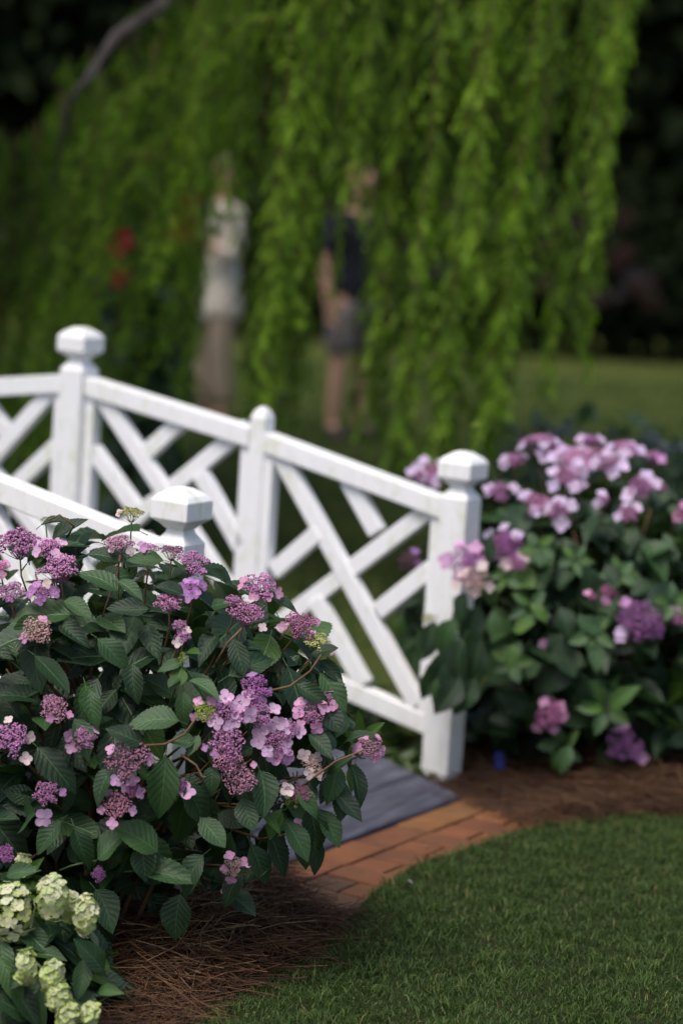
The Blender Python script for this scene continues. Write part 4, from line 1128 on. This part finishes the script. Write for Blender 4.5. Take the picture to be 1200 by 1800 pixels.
# ------------------------------------------------------------------ shrubs and hedge behind
def shrub(name, c, r, n, size, mat, label, cat, group=None, seed=1, blooms=None, trunk=None):
    """foliage of many single leaves through an uneven volume, stems below, blooms as parts"""
    rnd = random.Random(seed)
    root = empty(name); tag(root, label, cat, group)
    c = Vector(c); r = Vector(r); mats = []
    lobes = [(Vector([rnd.gauss(0, .45) for _ in range(3)]), rnd.uniform(.45, .8)) for _ in range(9)]
    while len(mats) < n:
        lo, lr = rnd.choice(lobes)
        d = Vector([rnd.gauss(0, 1) for _ in range(3)]).normalized() * (rnd.random() ** 0.4)
        d = d * lr + lo if rnd.random() < .6 else d * .95
        if d.length > 1.1: continue
        p = Vector((c.x + d.x * r.x, c.y + d.y * r.y, c.z + d.z * r.z))
        if p.z < 0.04: continue
        dirn = (d.normalized() * .6 + Vector([rnd.gauss(0, .7) for _ in range(3)]) + Vector((0, 0, -.2))).normalized()
        mats.append((rnd.randrange(8), frame(dirn, Vector((0, 0, 1)) + d), p, size * rnd.uniform(.6, 1.3)))
    merge('foliage' if trunk is None else 'crown', LEAF_TINY if mat == 'wood_leaf' else LEAF_LOW, mats, MAT[mat], root)['kind'] = 'stuff'
    if trunk is None:
        for i in range(5):
            a = rnd.uniform(0, 6.28); b = MB()
            b0 = Vector((c.x + .12 * r.x * math.cos(a), c.y + .12 * r.y * math.sin(a), -.02)); e = Vector((c.x + .6 * r.x * math.cos(a), c.y + .6 * r.y * math.sin(a), c.z + .3 * r.z))
            b.tube([b0, b0.lerp(e, .5) + Vector((0, 0, .05)), e], [.02 * r.z, .015 * r.z, .006], 5); b.build('stem', MAT['bark_dark'], root, True)
    else:
        b = MB(); tr = trunk
        b.tube([(c.x, c.y, -.05), (c.x + .1, c.y, c.z * .3), (c.x - .05, c.y + .1, c.z * .7), (c.x, c.y, c.z + r.z * .5)], [tr * 1.5, tr, tr * .8, tr * .3], 10)
        t = b.build('trunk', MAT['bark_dark'], root, True)
        for i in range(4):
            a = rnd.uniform(0, 6.28); z = c.z * rnd.uniform(.4, .8)
            b = MB(); b.tube([(c.x, c.y, z), (c.x + math.cos(a) * r.x * .35, c.y + math.sin(a) * r.y * .35, z + r.z * .25), (c.x + math.cos(a) * r.x * .7, c.y + math.sin(a) * r.y * .7, z + r.z * .35)], [tr * .5, tr * .35, tr * .12], 6)
            b.build('limb', MAT['bark_dark'], t, True)
    return root

hc = on_y(1085, 800, 10.2)
for i, (dx, lab) in enumerate([(-0.32, 'low blue-green shrub just past the lilac hydrangea, nearest the hanging strands'), (0.10, 'low blue-green shrub just past the lilac hydrangea, middle of the row'), (0.52, 'low blue-green shrub just past the lilac hydrangea, at the picture edge'), (0.98, 'low blue-green shrub past the lilac hydrangea, beyond the picture edge')][:3]):
    s = shrub('low_shrub', (hc.x + dx, 10.2 + .15 * (i % 2), 0.38), (0.34, 0.34, 0.36), 420, 0.10, 'hedge_leaf', lab, 'shrub', 'low shrubs behind the lilac hydrangea', 50 + i)
    for k in range(3):
        p = Vector((hc.x + dx + random.uniform(-.2, .2), 10.0, 0.62 + random.uniform(0, .12)))
        h = link('flower_head', random.choice(HEADS), None, s); h.matrix_local = Matrix.Translation(p) @ Matrix.Diagonal((.05, .05, .05, 1)); h.color = (0.16, 0.19, 0.26, 1)

# shrub with red blooms behind the hanging branches
rp = on_y(262, 420, 10.55)
rs = shrub('red_flowering_shrub', (rp.x, 10.55, 0.80), (0.19, 0.22, 0.95), 700, 0.11, 'hedge_leaf', 'tall dark shrub with a few red blooms behind the hanging branches', 'shrub', None, 60)
for (px, py, w) in [(333, 358, .06), (322, 404, .07), (210, 428, .065), (212, 492, .05)]:
    p = on_y(px, py, 10.22)
    Vs, Fs, As, off = [], [], [], 0
    for k in range(9):
        V, Fq, A = petal_arrays(1, .9, 0.5 if k < 5 else 1.2)
        a = k * 2.4; Rm = np.array([[math.cos(a), -math.sin(a), 0], [math.sin(a), math.cos(a), 0], [0, 0, 1]])
        Vs.append((V * (1 if k < 5 else .6)) @ Rm.T); Fs.append(Fq + off); As.append(A); off += len(V)
    o = link('bloom', fast_mesh('bloom', np.concatenate(Vs), [np.concatenate(Fs)], np.concatenate(As)), MAT['red_petal'], rs)
    nrm = Vector((0, -1, .3)); o.matrix_local = Matrix.Translation(p) @ frame(nrm.orthogonal(), nrm).to_4x4() @ Matrix.Diagonal((w, w, w, 1))

# dim flowering shrubs along the far edge of the lawn
for i, (px, w, h, lab) in enumerate([(690, 1.2, 1.3, None), (830, 1.1, 1.6, None), (960, 1.1, 1.4, 'dim shrub at the far lawn edge, half behind the last hanging branch'), (1075, 1.0, 1.7, 'dim shrub with dull pink blooms at the far lawn edge, right of the hanging branches'),
                              (1180, 1.0, 1.5, 'dim shrub with pale blooms at the far lawn edge, last one before the picture edge'), (560, 1.2, 1.5, None), (400, 1.3, 1.6, None), (240, 1.2, 1.7, None), (80, 1.3, 1.5, None)]):
    p = on_y(px, 640, 24.6)
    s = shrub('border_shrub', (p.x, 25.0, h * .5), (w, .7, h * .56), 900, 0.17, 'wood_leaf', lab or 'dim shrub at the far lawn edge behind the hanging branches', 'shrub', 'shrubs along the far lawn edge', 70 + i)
    for k in range(6):
        h_ = link('flower_head', random.choice(HEADS), None, s)
        h_.matrix_local = Matrix.Translation((p.x + random.uniform(-w * .8, w * .8), 24.25 + random.uniform(0, .2), h * random.uniform(.3, .95))) @ Matrix.Rotation(R(60), 4, 'X') @ Matrix.Diagonal((.13, .13, .13, 1))
        h_.color = random.choice([(0.045, 0.018, 0.016, 1), (0.055, 0.032, 0.036, 1), (0.05, 0.045, 0.05, 1)])

# the dark wood behind
k = 0
for row, (yy, zc, rz) in enumerate([(29, 4.0, 4.6), (33, 6.5, 6.8), (38, 8.0, 8.5)]):
    for x in np.arange(-13, 14.1, 3.3):
        k += 1
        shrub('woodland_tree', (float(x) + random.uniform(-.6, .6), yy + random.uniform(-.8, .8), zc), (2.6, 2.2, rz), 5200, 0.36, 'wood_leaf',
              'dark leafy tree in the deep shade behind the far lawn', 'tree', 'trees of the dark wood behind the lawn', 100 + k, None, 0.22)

# unseen tree, added so its crown shades the left of the weeping tree
shrub('added_shade_tree', (-4.1, 9.7, 7.0), (2.9, 3.8, 1.9), 9000, 0.30, 'wood_leaf', 'unseen tree added on the left, its broad dark crown shading the weeping tree', 'tree', None, 300, None, 0.24)

# ------------------------------------------------------------------ the weeping tree
def strand_mesh(L, seed, arch=0.0, dens=44):
    """a hanging branch: thin stem, drooping twiglets, each a row of soft needle blades"""
    rng = np.random.default_rng(seed)
    n = 26; pts = []
    sway = rng.normal(0, 0.03, 3)
    for i in range(n + 1):
        t = i / n; s = t * L
        x = -arch * (1 - math.exp(-s / 0.55)) + 0.05 * math.sin(t * 5 + sway[0] * 40) * t + sway[1] * s
        y = 0.04 * math.sin(t * 4 + sway[2] * 50) * t
        z = -(s - arch * 0.75 * (1 - math.exp(-s / 0.55)))
        pts.append(Vector((x, y, z)))
    V, Fq, A = [], [], []
    m = int(L * dens)
    for j in range(m):
        t = (j + rng.random()) / m
        f = t * n; i = min(int(f), n - 1); p = pts[i].lerp(pts[i + 1], f - i); d = (pts[i + 1] - pts[i]).normalized()
        a = rng.uniform(0, 6.283)
        side = (d.orthogonal().normalized()); side = Matrix.Rotation(a, 3, d) @ side
        tl = rng.uniform(0.065, 0.165) * (1 - 0.18 * t ** 6) * (0.8 + 0.3 * math.sin(t * 17 + seed)) * (1.0 if rng.random() < .8 else 1.35)
        q0 = p; dd = (side * rng.uniform(0.6, 1.05) + d * 0.75).normalized()
        tone = float(np.clip(rng.normal(0.5, 0.26), 0, 1))
        # twiglet as a run of paired blades, bending down
        nb = 6
        for k in range(nb):
            q1 = q0 + dd * (tl / nb)
            dd = (dd + Vector((0, 0, -0.20))).normalized()
            for sgn in (-1, 1, 0):
                if sgn == 0 and k < nb - 1: continue
                lat = dd.cross(side).normalized() if dd.cross(side).length > 1e-3 else dd.orthogonal()
                bd = (dd * 0.95 + lat * 0.55 * sgn + Vector(rng.normal(0, .12, 3))).normalized()
                bl = rng.uniform(0.024, 0.044); wv = bd.cross(Vector(rng.normal(0, 1, 3))).normalized() * 0.0046
                b = len(V); e = q0 + bd * bl; mid = q0 + bd * bl * 0.55
                V += [q0, mid + wv, e, mid - wv]
                Fq.append((b, b + 1, b + 2, b + 3))
                vv = (k + 1) / nb * .8
                A += [(0, vv * .5, tone), (0, vv, tone), (0, min(1, vv + .2), tone), (0, vv, tone)]
            q0 = q1
    me = fast_mesh('needles', np.array([tuple(v) for v in V]), [np.array(Fq)], np.array(A), False)
    me.materials.append(MAT['strand'])
    sm = MB(); sm.tube(pts[::2], list(np.linspace(0.006, 0.0015, len(pts[::2]))), 4)
    st = sm.mesh('hanging_branch', True); st.materials.append(MAT['stem_brown'])
    return me, st, pts[-1]

def weeping_tree():
    root = empty('weeping_tree')
    tag(root, 'weeping tree with a curtain of long feathery green branches hanging behind the white bridge', 'tree')
    kinds = [strand_mesh(2.3, 1), strand_mesh(2.6, 2), strand_mesh(2.0, 3), strand_mesh(2.4, 4, 0.35), strand_mesh(2.5, 5, 0.7), strand_mesh(1.5, 6), strand_mesh(2.2, 7, -0.3)]
    def hang(px, py, y, k, sc, turn=0.0, slim=1.0):
        me, st, tip = kinds[k]
        o = link('hanging_branch', st, None, root)
        end = on_y(px, py, y); sz = sc
        if px < 300:                        # the left side hangs from the sloping limb
            top = on_y(px, (290 - px) * 0.80 - 20 + rnd.uniform(-60, 40), y).z
            sz = min(sc, (top - end.z) / abs(tip.z))
        M = Matrix.Rotation(turn, 4, 'Z') @ Matrix.Diagonal((sc * slim, sc * slim, sz, 1))
        o.matrix_local = Matrix.Translation(end - (M.to_3x3() @ tip)) @ M
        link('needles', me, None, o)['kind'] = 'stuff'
    rnd = random.Random(5)
    prof_x = [-80, 60, 150, 240, 330, 352, 420, 432, 535, 552, 652, 665, 790, 900, 985, 1040, 1080]
    prof_b = [880, 860, 800, 730, 640, 330, 330, 770, 770, 330, 330, 800, 815, 775, 700, 640, 480]
    bot = lambda x: float(np.interp(x, prof_x, prof_b))
    gap = lambda x: 318 < x < 440 or 536 < x < 652
    # back curtain, deep in the tree's own shade
    for px in np.arange(-90, 1075, 62):
        x = px + rnd.uniform(-10, 10); b = bot(x) - abs(rnd.gauss(0, 60)) - 20
        if gap(x): b = min(b, 300)
        hang(x, b, rnd.uniform(12.0, 13.2), rnd.choice([0, 1, 2]), rnd.uniform(1.1, 1.3), rnd.uniform(-.4, .4))
    for px in np.arange(-70, 322, 18):
        hang(px + rnd.uniform(-8, 8), rnd.uniform(760, 930) - max(0, px - 200) * .6, rnd.uniform(10.9, 12.6), rnd.choice([0, 1, 3]), 1.15, rnd.uniform(-.4, .4))
    # middle curtain
    for px in np.arange(-90, 330, 70):
        x = px + rnd.uniform(-14, 14); b = bot(x) - abs(rnd.gauss(0, 90))
        if gap(x): b = min(b, 310)
        hang(x, b, rnd.uniform(10.6, 11.4), rnd.choice([3, 4, 0, 1] if x < 300 else [0, 1, 2, 5]), rnd.uniform(0.95, 1.15), rnd.uniform(-.5, .5))
    # the separate front strands: tip pixel, distance, kind, size, slimness
    for (px, py, y, k, sc, sl) in [(20, 880, 9.9, 4, 1.0, 1), (62, 700, 9.6, 3, 1.0, 1), (95, 760, 9.8, 4, 1.05, 1), (130, 600, 9.5, 3, .9, .9), (150, 800, 10.0, 0, 1.0, 1), (175, 690, 9.8, 4, 1.0, 1), (200, 760, 10.2, 1, 1.0, 1), (228, 600, 9.6, 3, 1.0, .9),
                               (250, 720, 10.3, 0, 1.0, 1), (262, 500, 9.5, 4, .9, .9), (285, 640, 10.0, 1, 1.0, .8), (302, 450, 9.7, 3, .9, .8), (318, 560, 9.9, 1, 1.0, .7), (338, 620, 10.6, 0, 1.0, .55), (345, 400, 9.4, 0, .9, .7), (362, 370, 9.5, 1, .9, .7), (352, 500, 10.2, 2, .9, .5),
                               (385, 380, 9.6, 1, .9, .7), (402, 340, 9.6, 2, .9, .8), (418, 330, 9.5, 0, .9, .8), (430, 640, 9.7, 0, 1.0, .9), (420, 430, 9.8, 1, 1.0, .8), (318, 720, 10.3, 0, 1.0, .9), (334, 660, 10.0, 1, 1.0, .8), (350, 610, 10.1, 0, 1.0, .6), (590, 520, 9.7, 1, 1.0, .5), (664, 760, 9.8, 0, 1.0, .9), (378, 400, 9.9, 0, 1.0, .9), (408, 385, 9.8, 1, 1.0, .8), (632, 372, 9.7, 2, 1.0, .9), (640, 770, 9.8, 1, 1.0, .9), (628, 760, 10.2, 0, 1.0, .7), (442, 660, 9.6, 1, 1.0, .9), (560, 470, 9.9, 0, .9, .7), (436, 800, 10.1, 0, 1.0, .8), (440, 740, 9.9, 1, 1.0, .8), (462, 690, 9.5, 0, 1.05, .9), (478, 600, 9.3, 1, 1.0, 1), (520, 720, 9.7, 0, 1.0, .9), (525, 560, 9.4, 0, 1.0, 1),
                               (542, 480, 9.5, 2, .9, .8), (560, 400, 9.6, 1, .9, .7), (590, 330, 9.4, 2, 1.0, 1), (618, 350, 9.3, 1, 1.0, .8), (640, 360, 9.4, 0, 1.0, .8), (648, 560, 9.6, 1, 1.0, .6), (656, 640, 9.5, 1, 1.0, .8), (662, 720, 9.7, 0, 1.0, .9),
                               (694, 820, 9.5, 1, 1.1, 1), (715, 815, 9.4, 0, 1.1, 1), (772, 820, 9.4, 1, 1.1, 1), (792, 640, 9.3, 0, 1.0, 1), (800, 830, 9.6, 0, 1.15, 1),
                               (832, 480, 9.2, 2, 1.0, 1), (850, 790, 9.5, 1, 1.1, 1), (872, 800, 9.8, 1, 1.1, 1), (884, 720, 9.4, 0, 1.05, 1), (918, 600, 9.5, 1, 1.0, .9), (950, 380, 9.3, 2, .95, .9), (965, 680, 9.6, 0, 1.0, .9),
                               (1012, 600, 9.5, 0, 1.0, .9), (1040, 470, 9.4, 1, .95, .9), (1062, 350, 9.5, 2, .9, .9), (1030, 660, 9.9, 0, 1.0, .8), (1075, 250, 9.6, 1, .9, .8),
                               (684, 800, 9.7, 0, 1.1, 1.1), (706, 830, 9.6, 1, 1.1, 1.1), (760, 810, 9.5, 1, 1.1, 1.1), (786, 790, 9.7, 0, 1.1, 1.1), (842, 800, 9.6, 0, 1.1, 1.1), (862, 770, 9.5, 1, 1.1, 1.1), (510, 770, 9.7, 0, 1.05, 1), (486, 740, 9.8, 1, 1.05, 1), (455, 780, 9.9, 1, 1.0, .9)]:
        hang(px, py, y, k, sc * 1.02, rnd.uniform(-.3, .3), sl)
    # limbs and trunk that carry them
    tb = on_y(-260, 600, 12.2); tx = tb.x
    b = MB(); b.tube([(tx, 12.2, -.1), (tx + .05, 12.2, 1.0), (tx + .2, 12.1, 2.4), (tx + .55, 12.0, 3.8), (tx + 1.1, 11.8, 4.8)], [.30, .23, .2, .17, .13], 14)
    trunk = b.build('trunk', MAT['bark'], root, True)
    lp_ = [on_y(x, y, d) for x, y, d in ((420, -330, 11.6), (330, -80, 10.6), (285, 10, 10.0), (205, 62, 9.8), (160, 130, 9.7), (122, 178, 9.7), (95, 330, 9.8))]
    b = MB(); b.tube(lp_, [.07, .045, .030, .026, .021, .015, .006], 9); b.build('limb', MAT['bark'], root, True)
    for (x0, x1, z, yy) in [(-1.6, 3.2, 4.2, 10.6), (-1.2, 2.4, 3.9, 9.6), (-2.6, 1.6, 4.0, 11.8)]:
        b = MB(); b.tube([(tx + .9, 11.9, 4.5), ((x0 + tx) / 2 + .4, (yy + 11.9) / 2, z + .5), (x0 * .3 + x1 * .7, yy, z + .3), (x1, yy, z - .3)], [.12, .09, .06, .025], 9)
        b.build('limb', MAT['bark'], root, True)
    # unseen crown of the same hanging branches, spread back to shade the people
    for i in range(200):
        me, st, tip = rnd.choice(kinds)
        o = link('hanging_branch', st, None, root); s = rnd.uniform(.8, 1.1)
        o.matrix_local = Matrix.Translation((rnd.uniform(-0.8, 2.8) if i < 110 else rnd.uniform(-3.8, -0.8), rnd.uniform(10.6, 16.4) if i < 110 else rnd.uniform(11.5, 16.4), rnd.uniform(4.7, 6.0) + (0.5 if i >= 110 else 0))) @ Matrix.Rotation(rnd.uniform(-3, 3), 4, 'Z') @ Matrix.Diagonal((s, s, s * .8, 1))
        link('needles', me, None, o)['kind'] = 'stuff'
weeping_tree()

# ------------------------------------------------------------------ two people beyond the branches
def skin_obj(name, chains, mat, parent, sub=2):
    """chains: list of (points, radii, link) ; a chain may start at an index of the first chain's verts"""
    vs, es, rs, roots = [], [], [], []
    for pts, rad, start in chains:
        prev = start
        if start is None: roots.append(len(vs))
        for p, r in zip(pts, rad):
            vs.append(p); rs.append(r)
            if prev is not None: es.append((prev, len(vs) - 1))
            prev = len(vs) - 1
    me = bpy.data.meshes.new(name); me.from_pydata([tuple(v) for v in vs], es, [])
    o = link(name, me, mat, parent)
    o.modifiers.new('skin', 'SKIN')
    for i, d in enumerate(me.skin_vertices[0].data):
        r = rs[i]; d.radius = r if isinstance(r, tuple) else (r, r); d.use_root = i in roots
    m = o.modifiers.new('sub', 'SUBSURF'); m.levels = sub; m.render_levels = sub
    # bake so that the mesh itself is the figure
    dg = bpy.context.evaluated_depsgraph_get()
    ev = o.evaluated_get(dg); nm = bpy.data.meshes.new_from_object(ev)
    nm.name = name
    o.modifiers.clear(); o.data = nm
    nm.polygons.foreach_set('use_smooth', [True] * len(nm.polygons))
    if not nm.materials: nm.materials.append(mat)
    return o

def person(loc, turn, label, pose, hair_mat, clothes):
    root = empty('person', loc); root.rotation_euler = (0, 0, turn)
    tag(root, label, 'person')
    V3 = Vector
    tor = [V3((0, 0, .93)), V3((0, 0, 1.06)), V3((0, -.005, 1.22)), V3((0, 0, 1.37)), V3((0, .01, 1.46)), V3((0, -.005, 1.53)), V3((0, -.02, 1.60)), V3((0, -.02, 1.68)), V3((0, -.01, 1.735))]
    ch = [(tor, [(.135, .10), (.125, .09), (.135, .10), (.15, .10), (.06, .06), (.052, .055), (.07, .085), (.078, .095), (.05, .06)], None)]
    ch.append(([V3((0, -.112, 1.615)), V3((0, -.130, 1.60))], [.014, .010], 6))                     # nose
    for s in (-1, 1): ch.append(([V3((s * .082, 0, 1.635)), V3((s * .092, .008, 1.64))], [.016, .010], 6))   # ears
    for s, (hip, kn, an) in zip((-1, 1), pose['legs']):
        ch.append(([V3(hip), V3(hip).lerp(V3(kn), .5), V3(kn), V3(kn).lerp(V3(an), .35), V3(an), V3(an) + V3((s * .01, -.07, -.05)), V3(an) + V3((s * .02, -.15, -.06))], [.088, .078, .056, .058, .037, (.038, .03), (.034, .02)], 0))
    for s, (sh, el, wr) in zip((-1, 1), pose['arms']):
        sh, el, wr = V3(sh), V3(el), V3(wr); d = (wr - el).normalized(); palm = wr + d * .075
        ch.append(([sh, sh.lerp(el, .5), el, el.lerp(wr, .35), wr, wr + d * .03, palm], [.055, .047, .038, .038, .026, (.036, .018), (.040, .014)], 3))
        side = d.cross(V3((0, 1, 0))).normalized()
        for f in range(4):
            q = palm + side * (.027 - .018 * f) - d * .005; L = [.068, .078, .072, .056][f]
            cu = V3((0, -.35, 0))
            ch.append(([q, q + d * L * .45 + cu * .01, q + (d + cu * .5).normalized() * L * .8 + cu * .012, q + (d + cu).normalized() * L], [.0095, .0085, .008, .0065], None))
        q = wr + d * .03 + side * .03
        ch.append(([q, q + (side + d * .6 + V3((0, -.4, 0))).normalized() * .035, q + (side * .5 + d + V3((0, -.5, 0))).normalized() * .065], [.011, .0095, .008], None))
    skin_obj('body', ch, MAT['skin'], root)
    for s in (-1, 1):
        b = MB(); V, T = octa(.011, (s * .031, -.103, 1.645)); b.add(V, [tuple(t) for t in T]); b.build('eye', MAT['eye'], root, True)
    b = MB(); b.tube([(-.025, -.104, 1.568), (0, -.112, 1.566), (.025, -.104, 1.568)], [.003, .007, .003], 6); b.build('mouth', MAT['lips'], root, True)
    skin_obj('hair', [([V3((0, .035, 1.60)), V3((0, .03, 1.68)), V3((0, 0, 1.745)), V3((0, -.06, 1.735))], [(.085, .07), (.092, .085), (.085, .085), (.06, .03)], None)] +
             ([([V3((s * .07, .02, 1.62)), V3((s * .08, .02, 1.52))], [.035, .02], 1) for s in (-1, 1)] if clothes == 'tunic' else []), MAT[hair_mat], root)
    A, Lg = pose['arms'], pose['legs']
    if clothes == 'shirt':
        sc = [([V3((0, 0, .80)), V3((0, 0, 1.10)), V3((0, -.005, 1.24)), V3((0, 0, 1.38)), V3((0, .008, 1.455))], [(.190, .148), (.168, .126), (.168, .124), (.172, .122), (.085, .085)], None)]
        for (sh, el, wr) in A: sc.append(([V3(sh), V3(sh).lerp(V3(el), .45), V3(sh).lerp(V3(el), .82)], [.078, .070, .066], 3))
        skin_obj('shirt', sc, MAT['black_cloth'], root)
        sc = [([V3((0, 0, 1.02)), V3((0, 0, .93))], [(.16, .122), (.165, .125)], None)]
        for (hip, kn, an) in Lg: sc.append(([V3(hip) - V3((0, 0, .03)), V3(hip).lerp(V3(kn), .55), V3(kn) + V3((0, 0, .02))], [.112, .108, .098], 1))
        skin_obj('shorts', sc, MAT['patterned_cloth'], root)
    else:
        sc = [([V3((0, 0, .66)), V3((0, 0, .80)), V3((0, 0, .95)), V3((0, 0, 1.10)), V3((0, -.005, 1.24)), V3((0, 0, 1.38)), V3((0, .008, 1.455))], [(.23, .17), (.21, .16), (.185, .14), (.155, .115), (.165, .125), (.165, .12), (.08, .08)], None)]
        for (sh, el, wr) in A: sc.append(([V3(sh), V3(sh).lerp(V3(el), .5), V3(el), V3(el).lerp(V3(wr), .5)], [.075, .064, .056, .05], 5))
        skin_obj('tunic', sc, MAT['cream_cloth'], root)
        for (hip, kn, an) in Lg: skin_obj('trouser_leg', [([V3(hip), V3(hip).lerp(V3(kn), .5), V3(kn), V3(an) + V3((0, 0, .04))], [.105, .095, .08, .07], None)], MAT['tan_cloth'], root)
    for s, (hip, kn, an) in zip((-1, 1), Lg):
        an = V3(an); skin_obj('shoe', [([an + V3((0, .03, -.045)), an + V3((0, -.04, -.05)), an + V3((s * .012, -.11, -.06)), an + V3((s * .02, -.18, -.065))], [(.062, .06), (.062, .058), (.066, .046), (.052, .036)], None)], MAT['shoe_leather'], root)
    return root

stand = dict(legs=[((-.09, 0, .90), (-.10, -.01, .50), (-.10, .02, .09)), ((.09, 0, .90), (.11, -.02, .50), (.12, .02, .09))],
             arms=[((-.18, 0, 1.405), (-.245, .02, 1.12), (-.235, -.04, .88)), ((.18, 0, 1.405), (.24, .02, 1.12), (.25, -.03, .88))])
bent = dict(legs=stand['legs'], arms=[((-.17, 0, 1.40), (-.25, 0, 1.14), (-.06, -.18, 1.12)), ((.17, 0, 1.40), (.23, -.02, 1.13), (.10, -.2, 1.2))])
fp = on_z(592, 772)
person((fp.x + .05, fp.y, 0), R(38), 'person in black top and patterned shorts standing behind the hanging branches', stand, 'hair_ginger', 'shirt')
fp = on_z(370, 745)
person((fp.x, fp.y, 0), R(-58), 'person in cream tunic and tan trousers half hidden by hanging branches', bent, 'hair_grey', 'tunic')
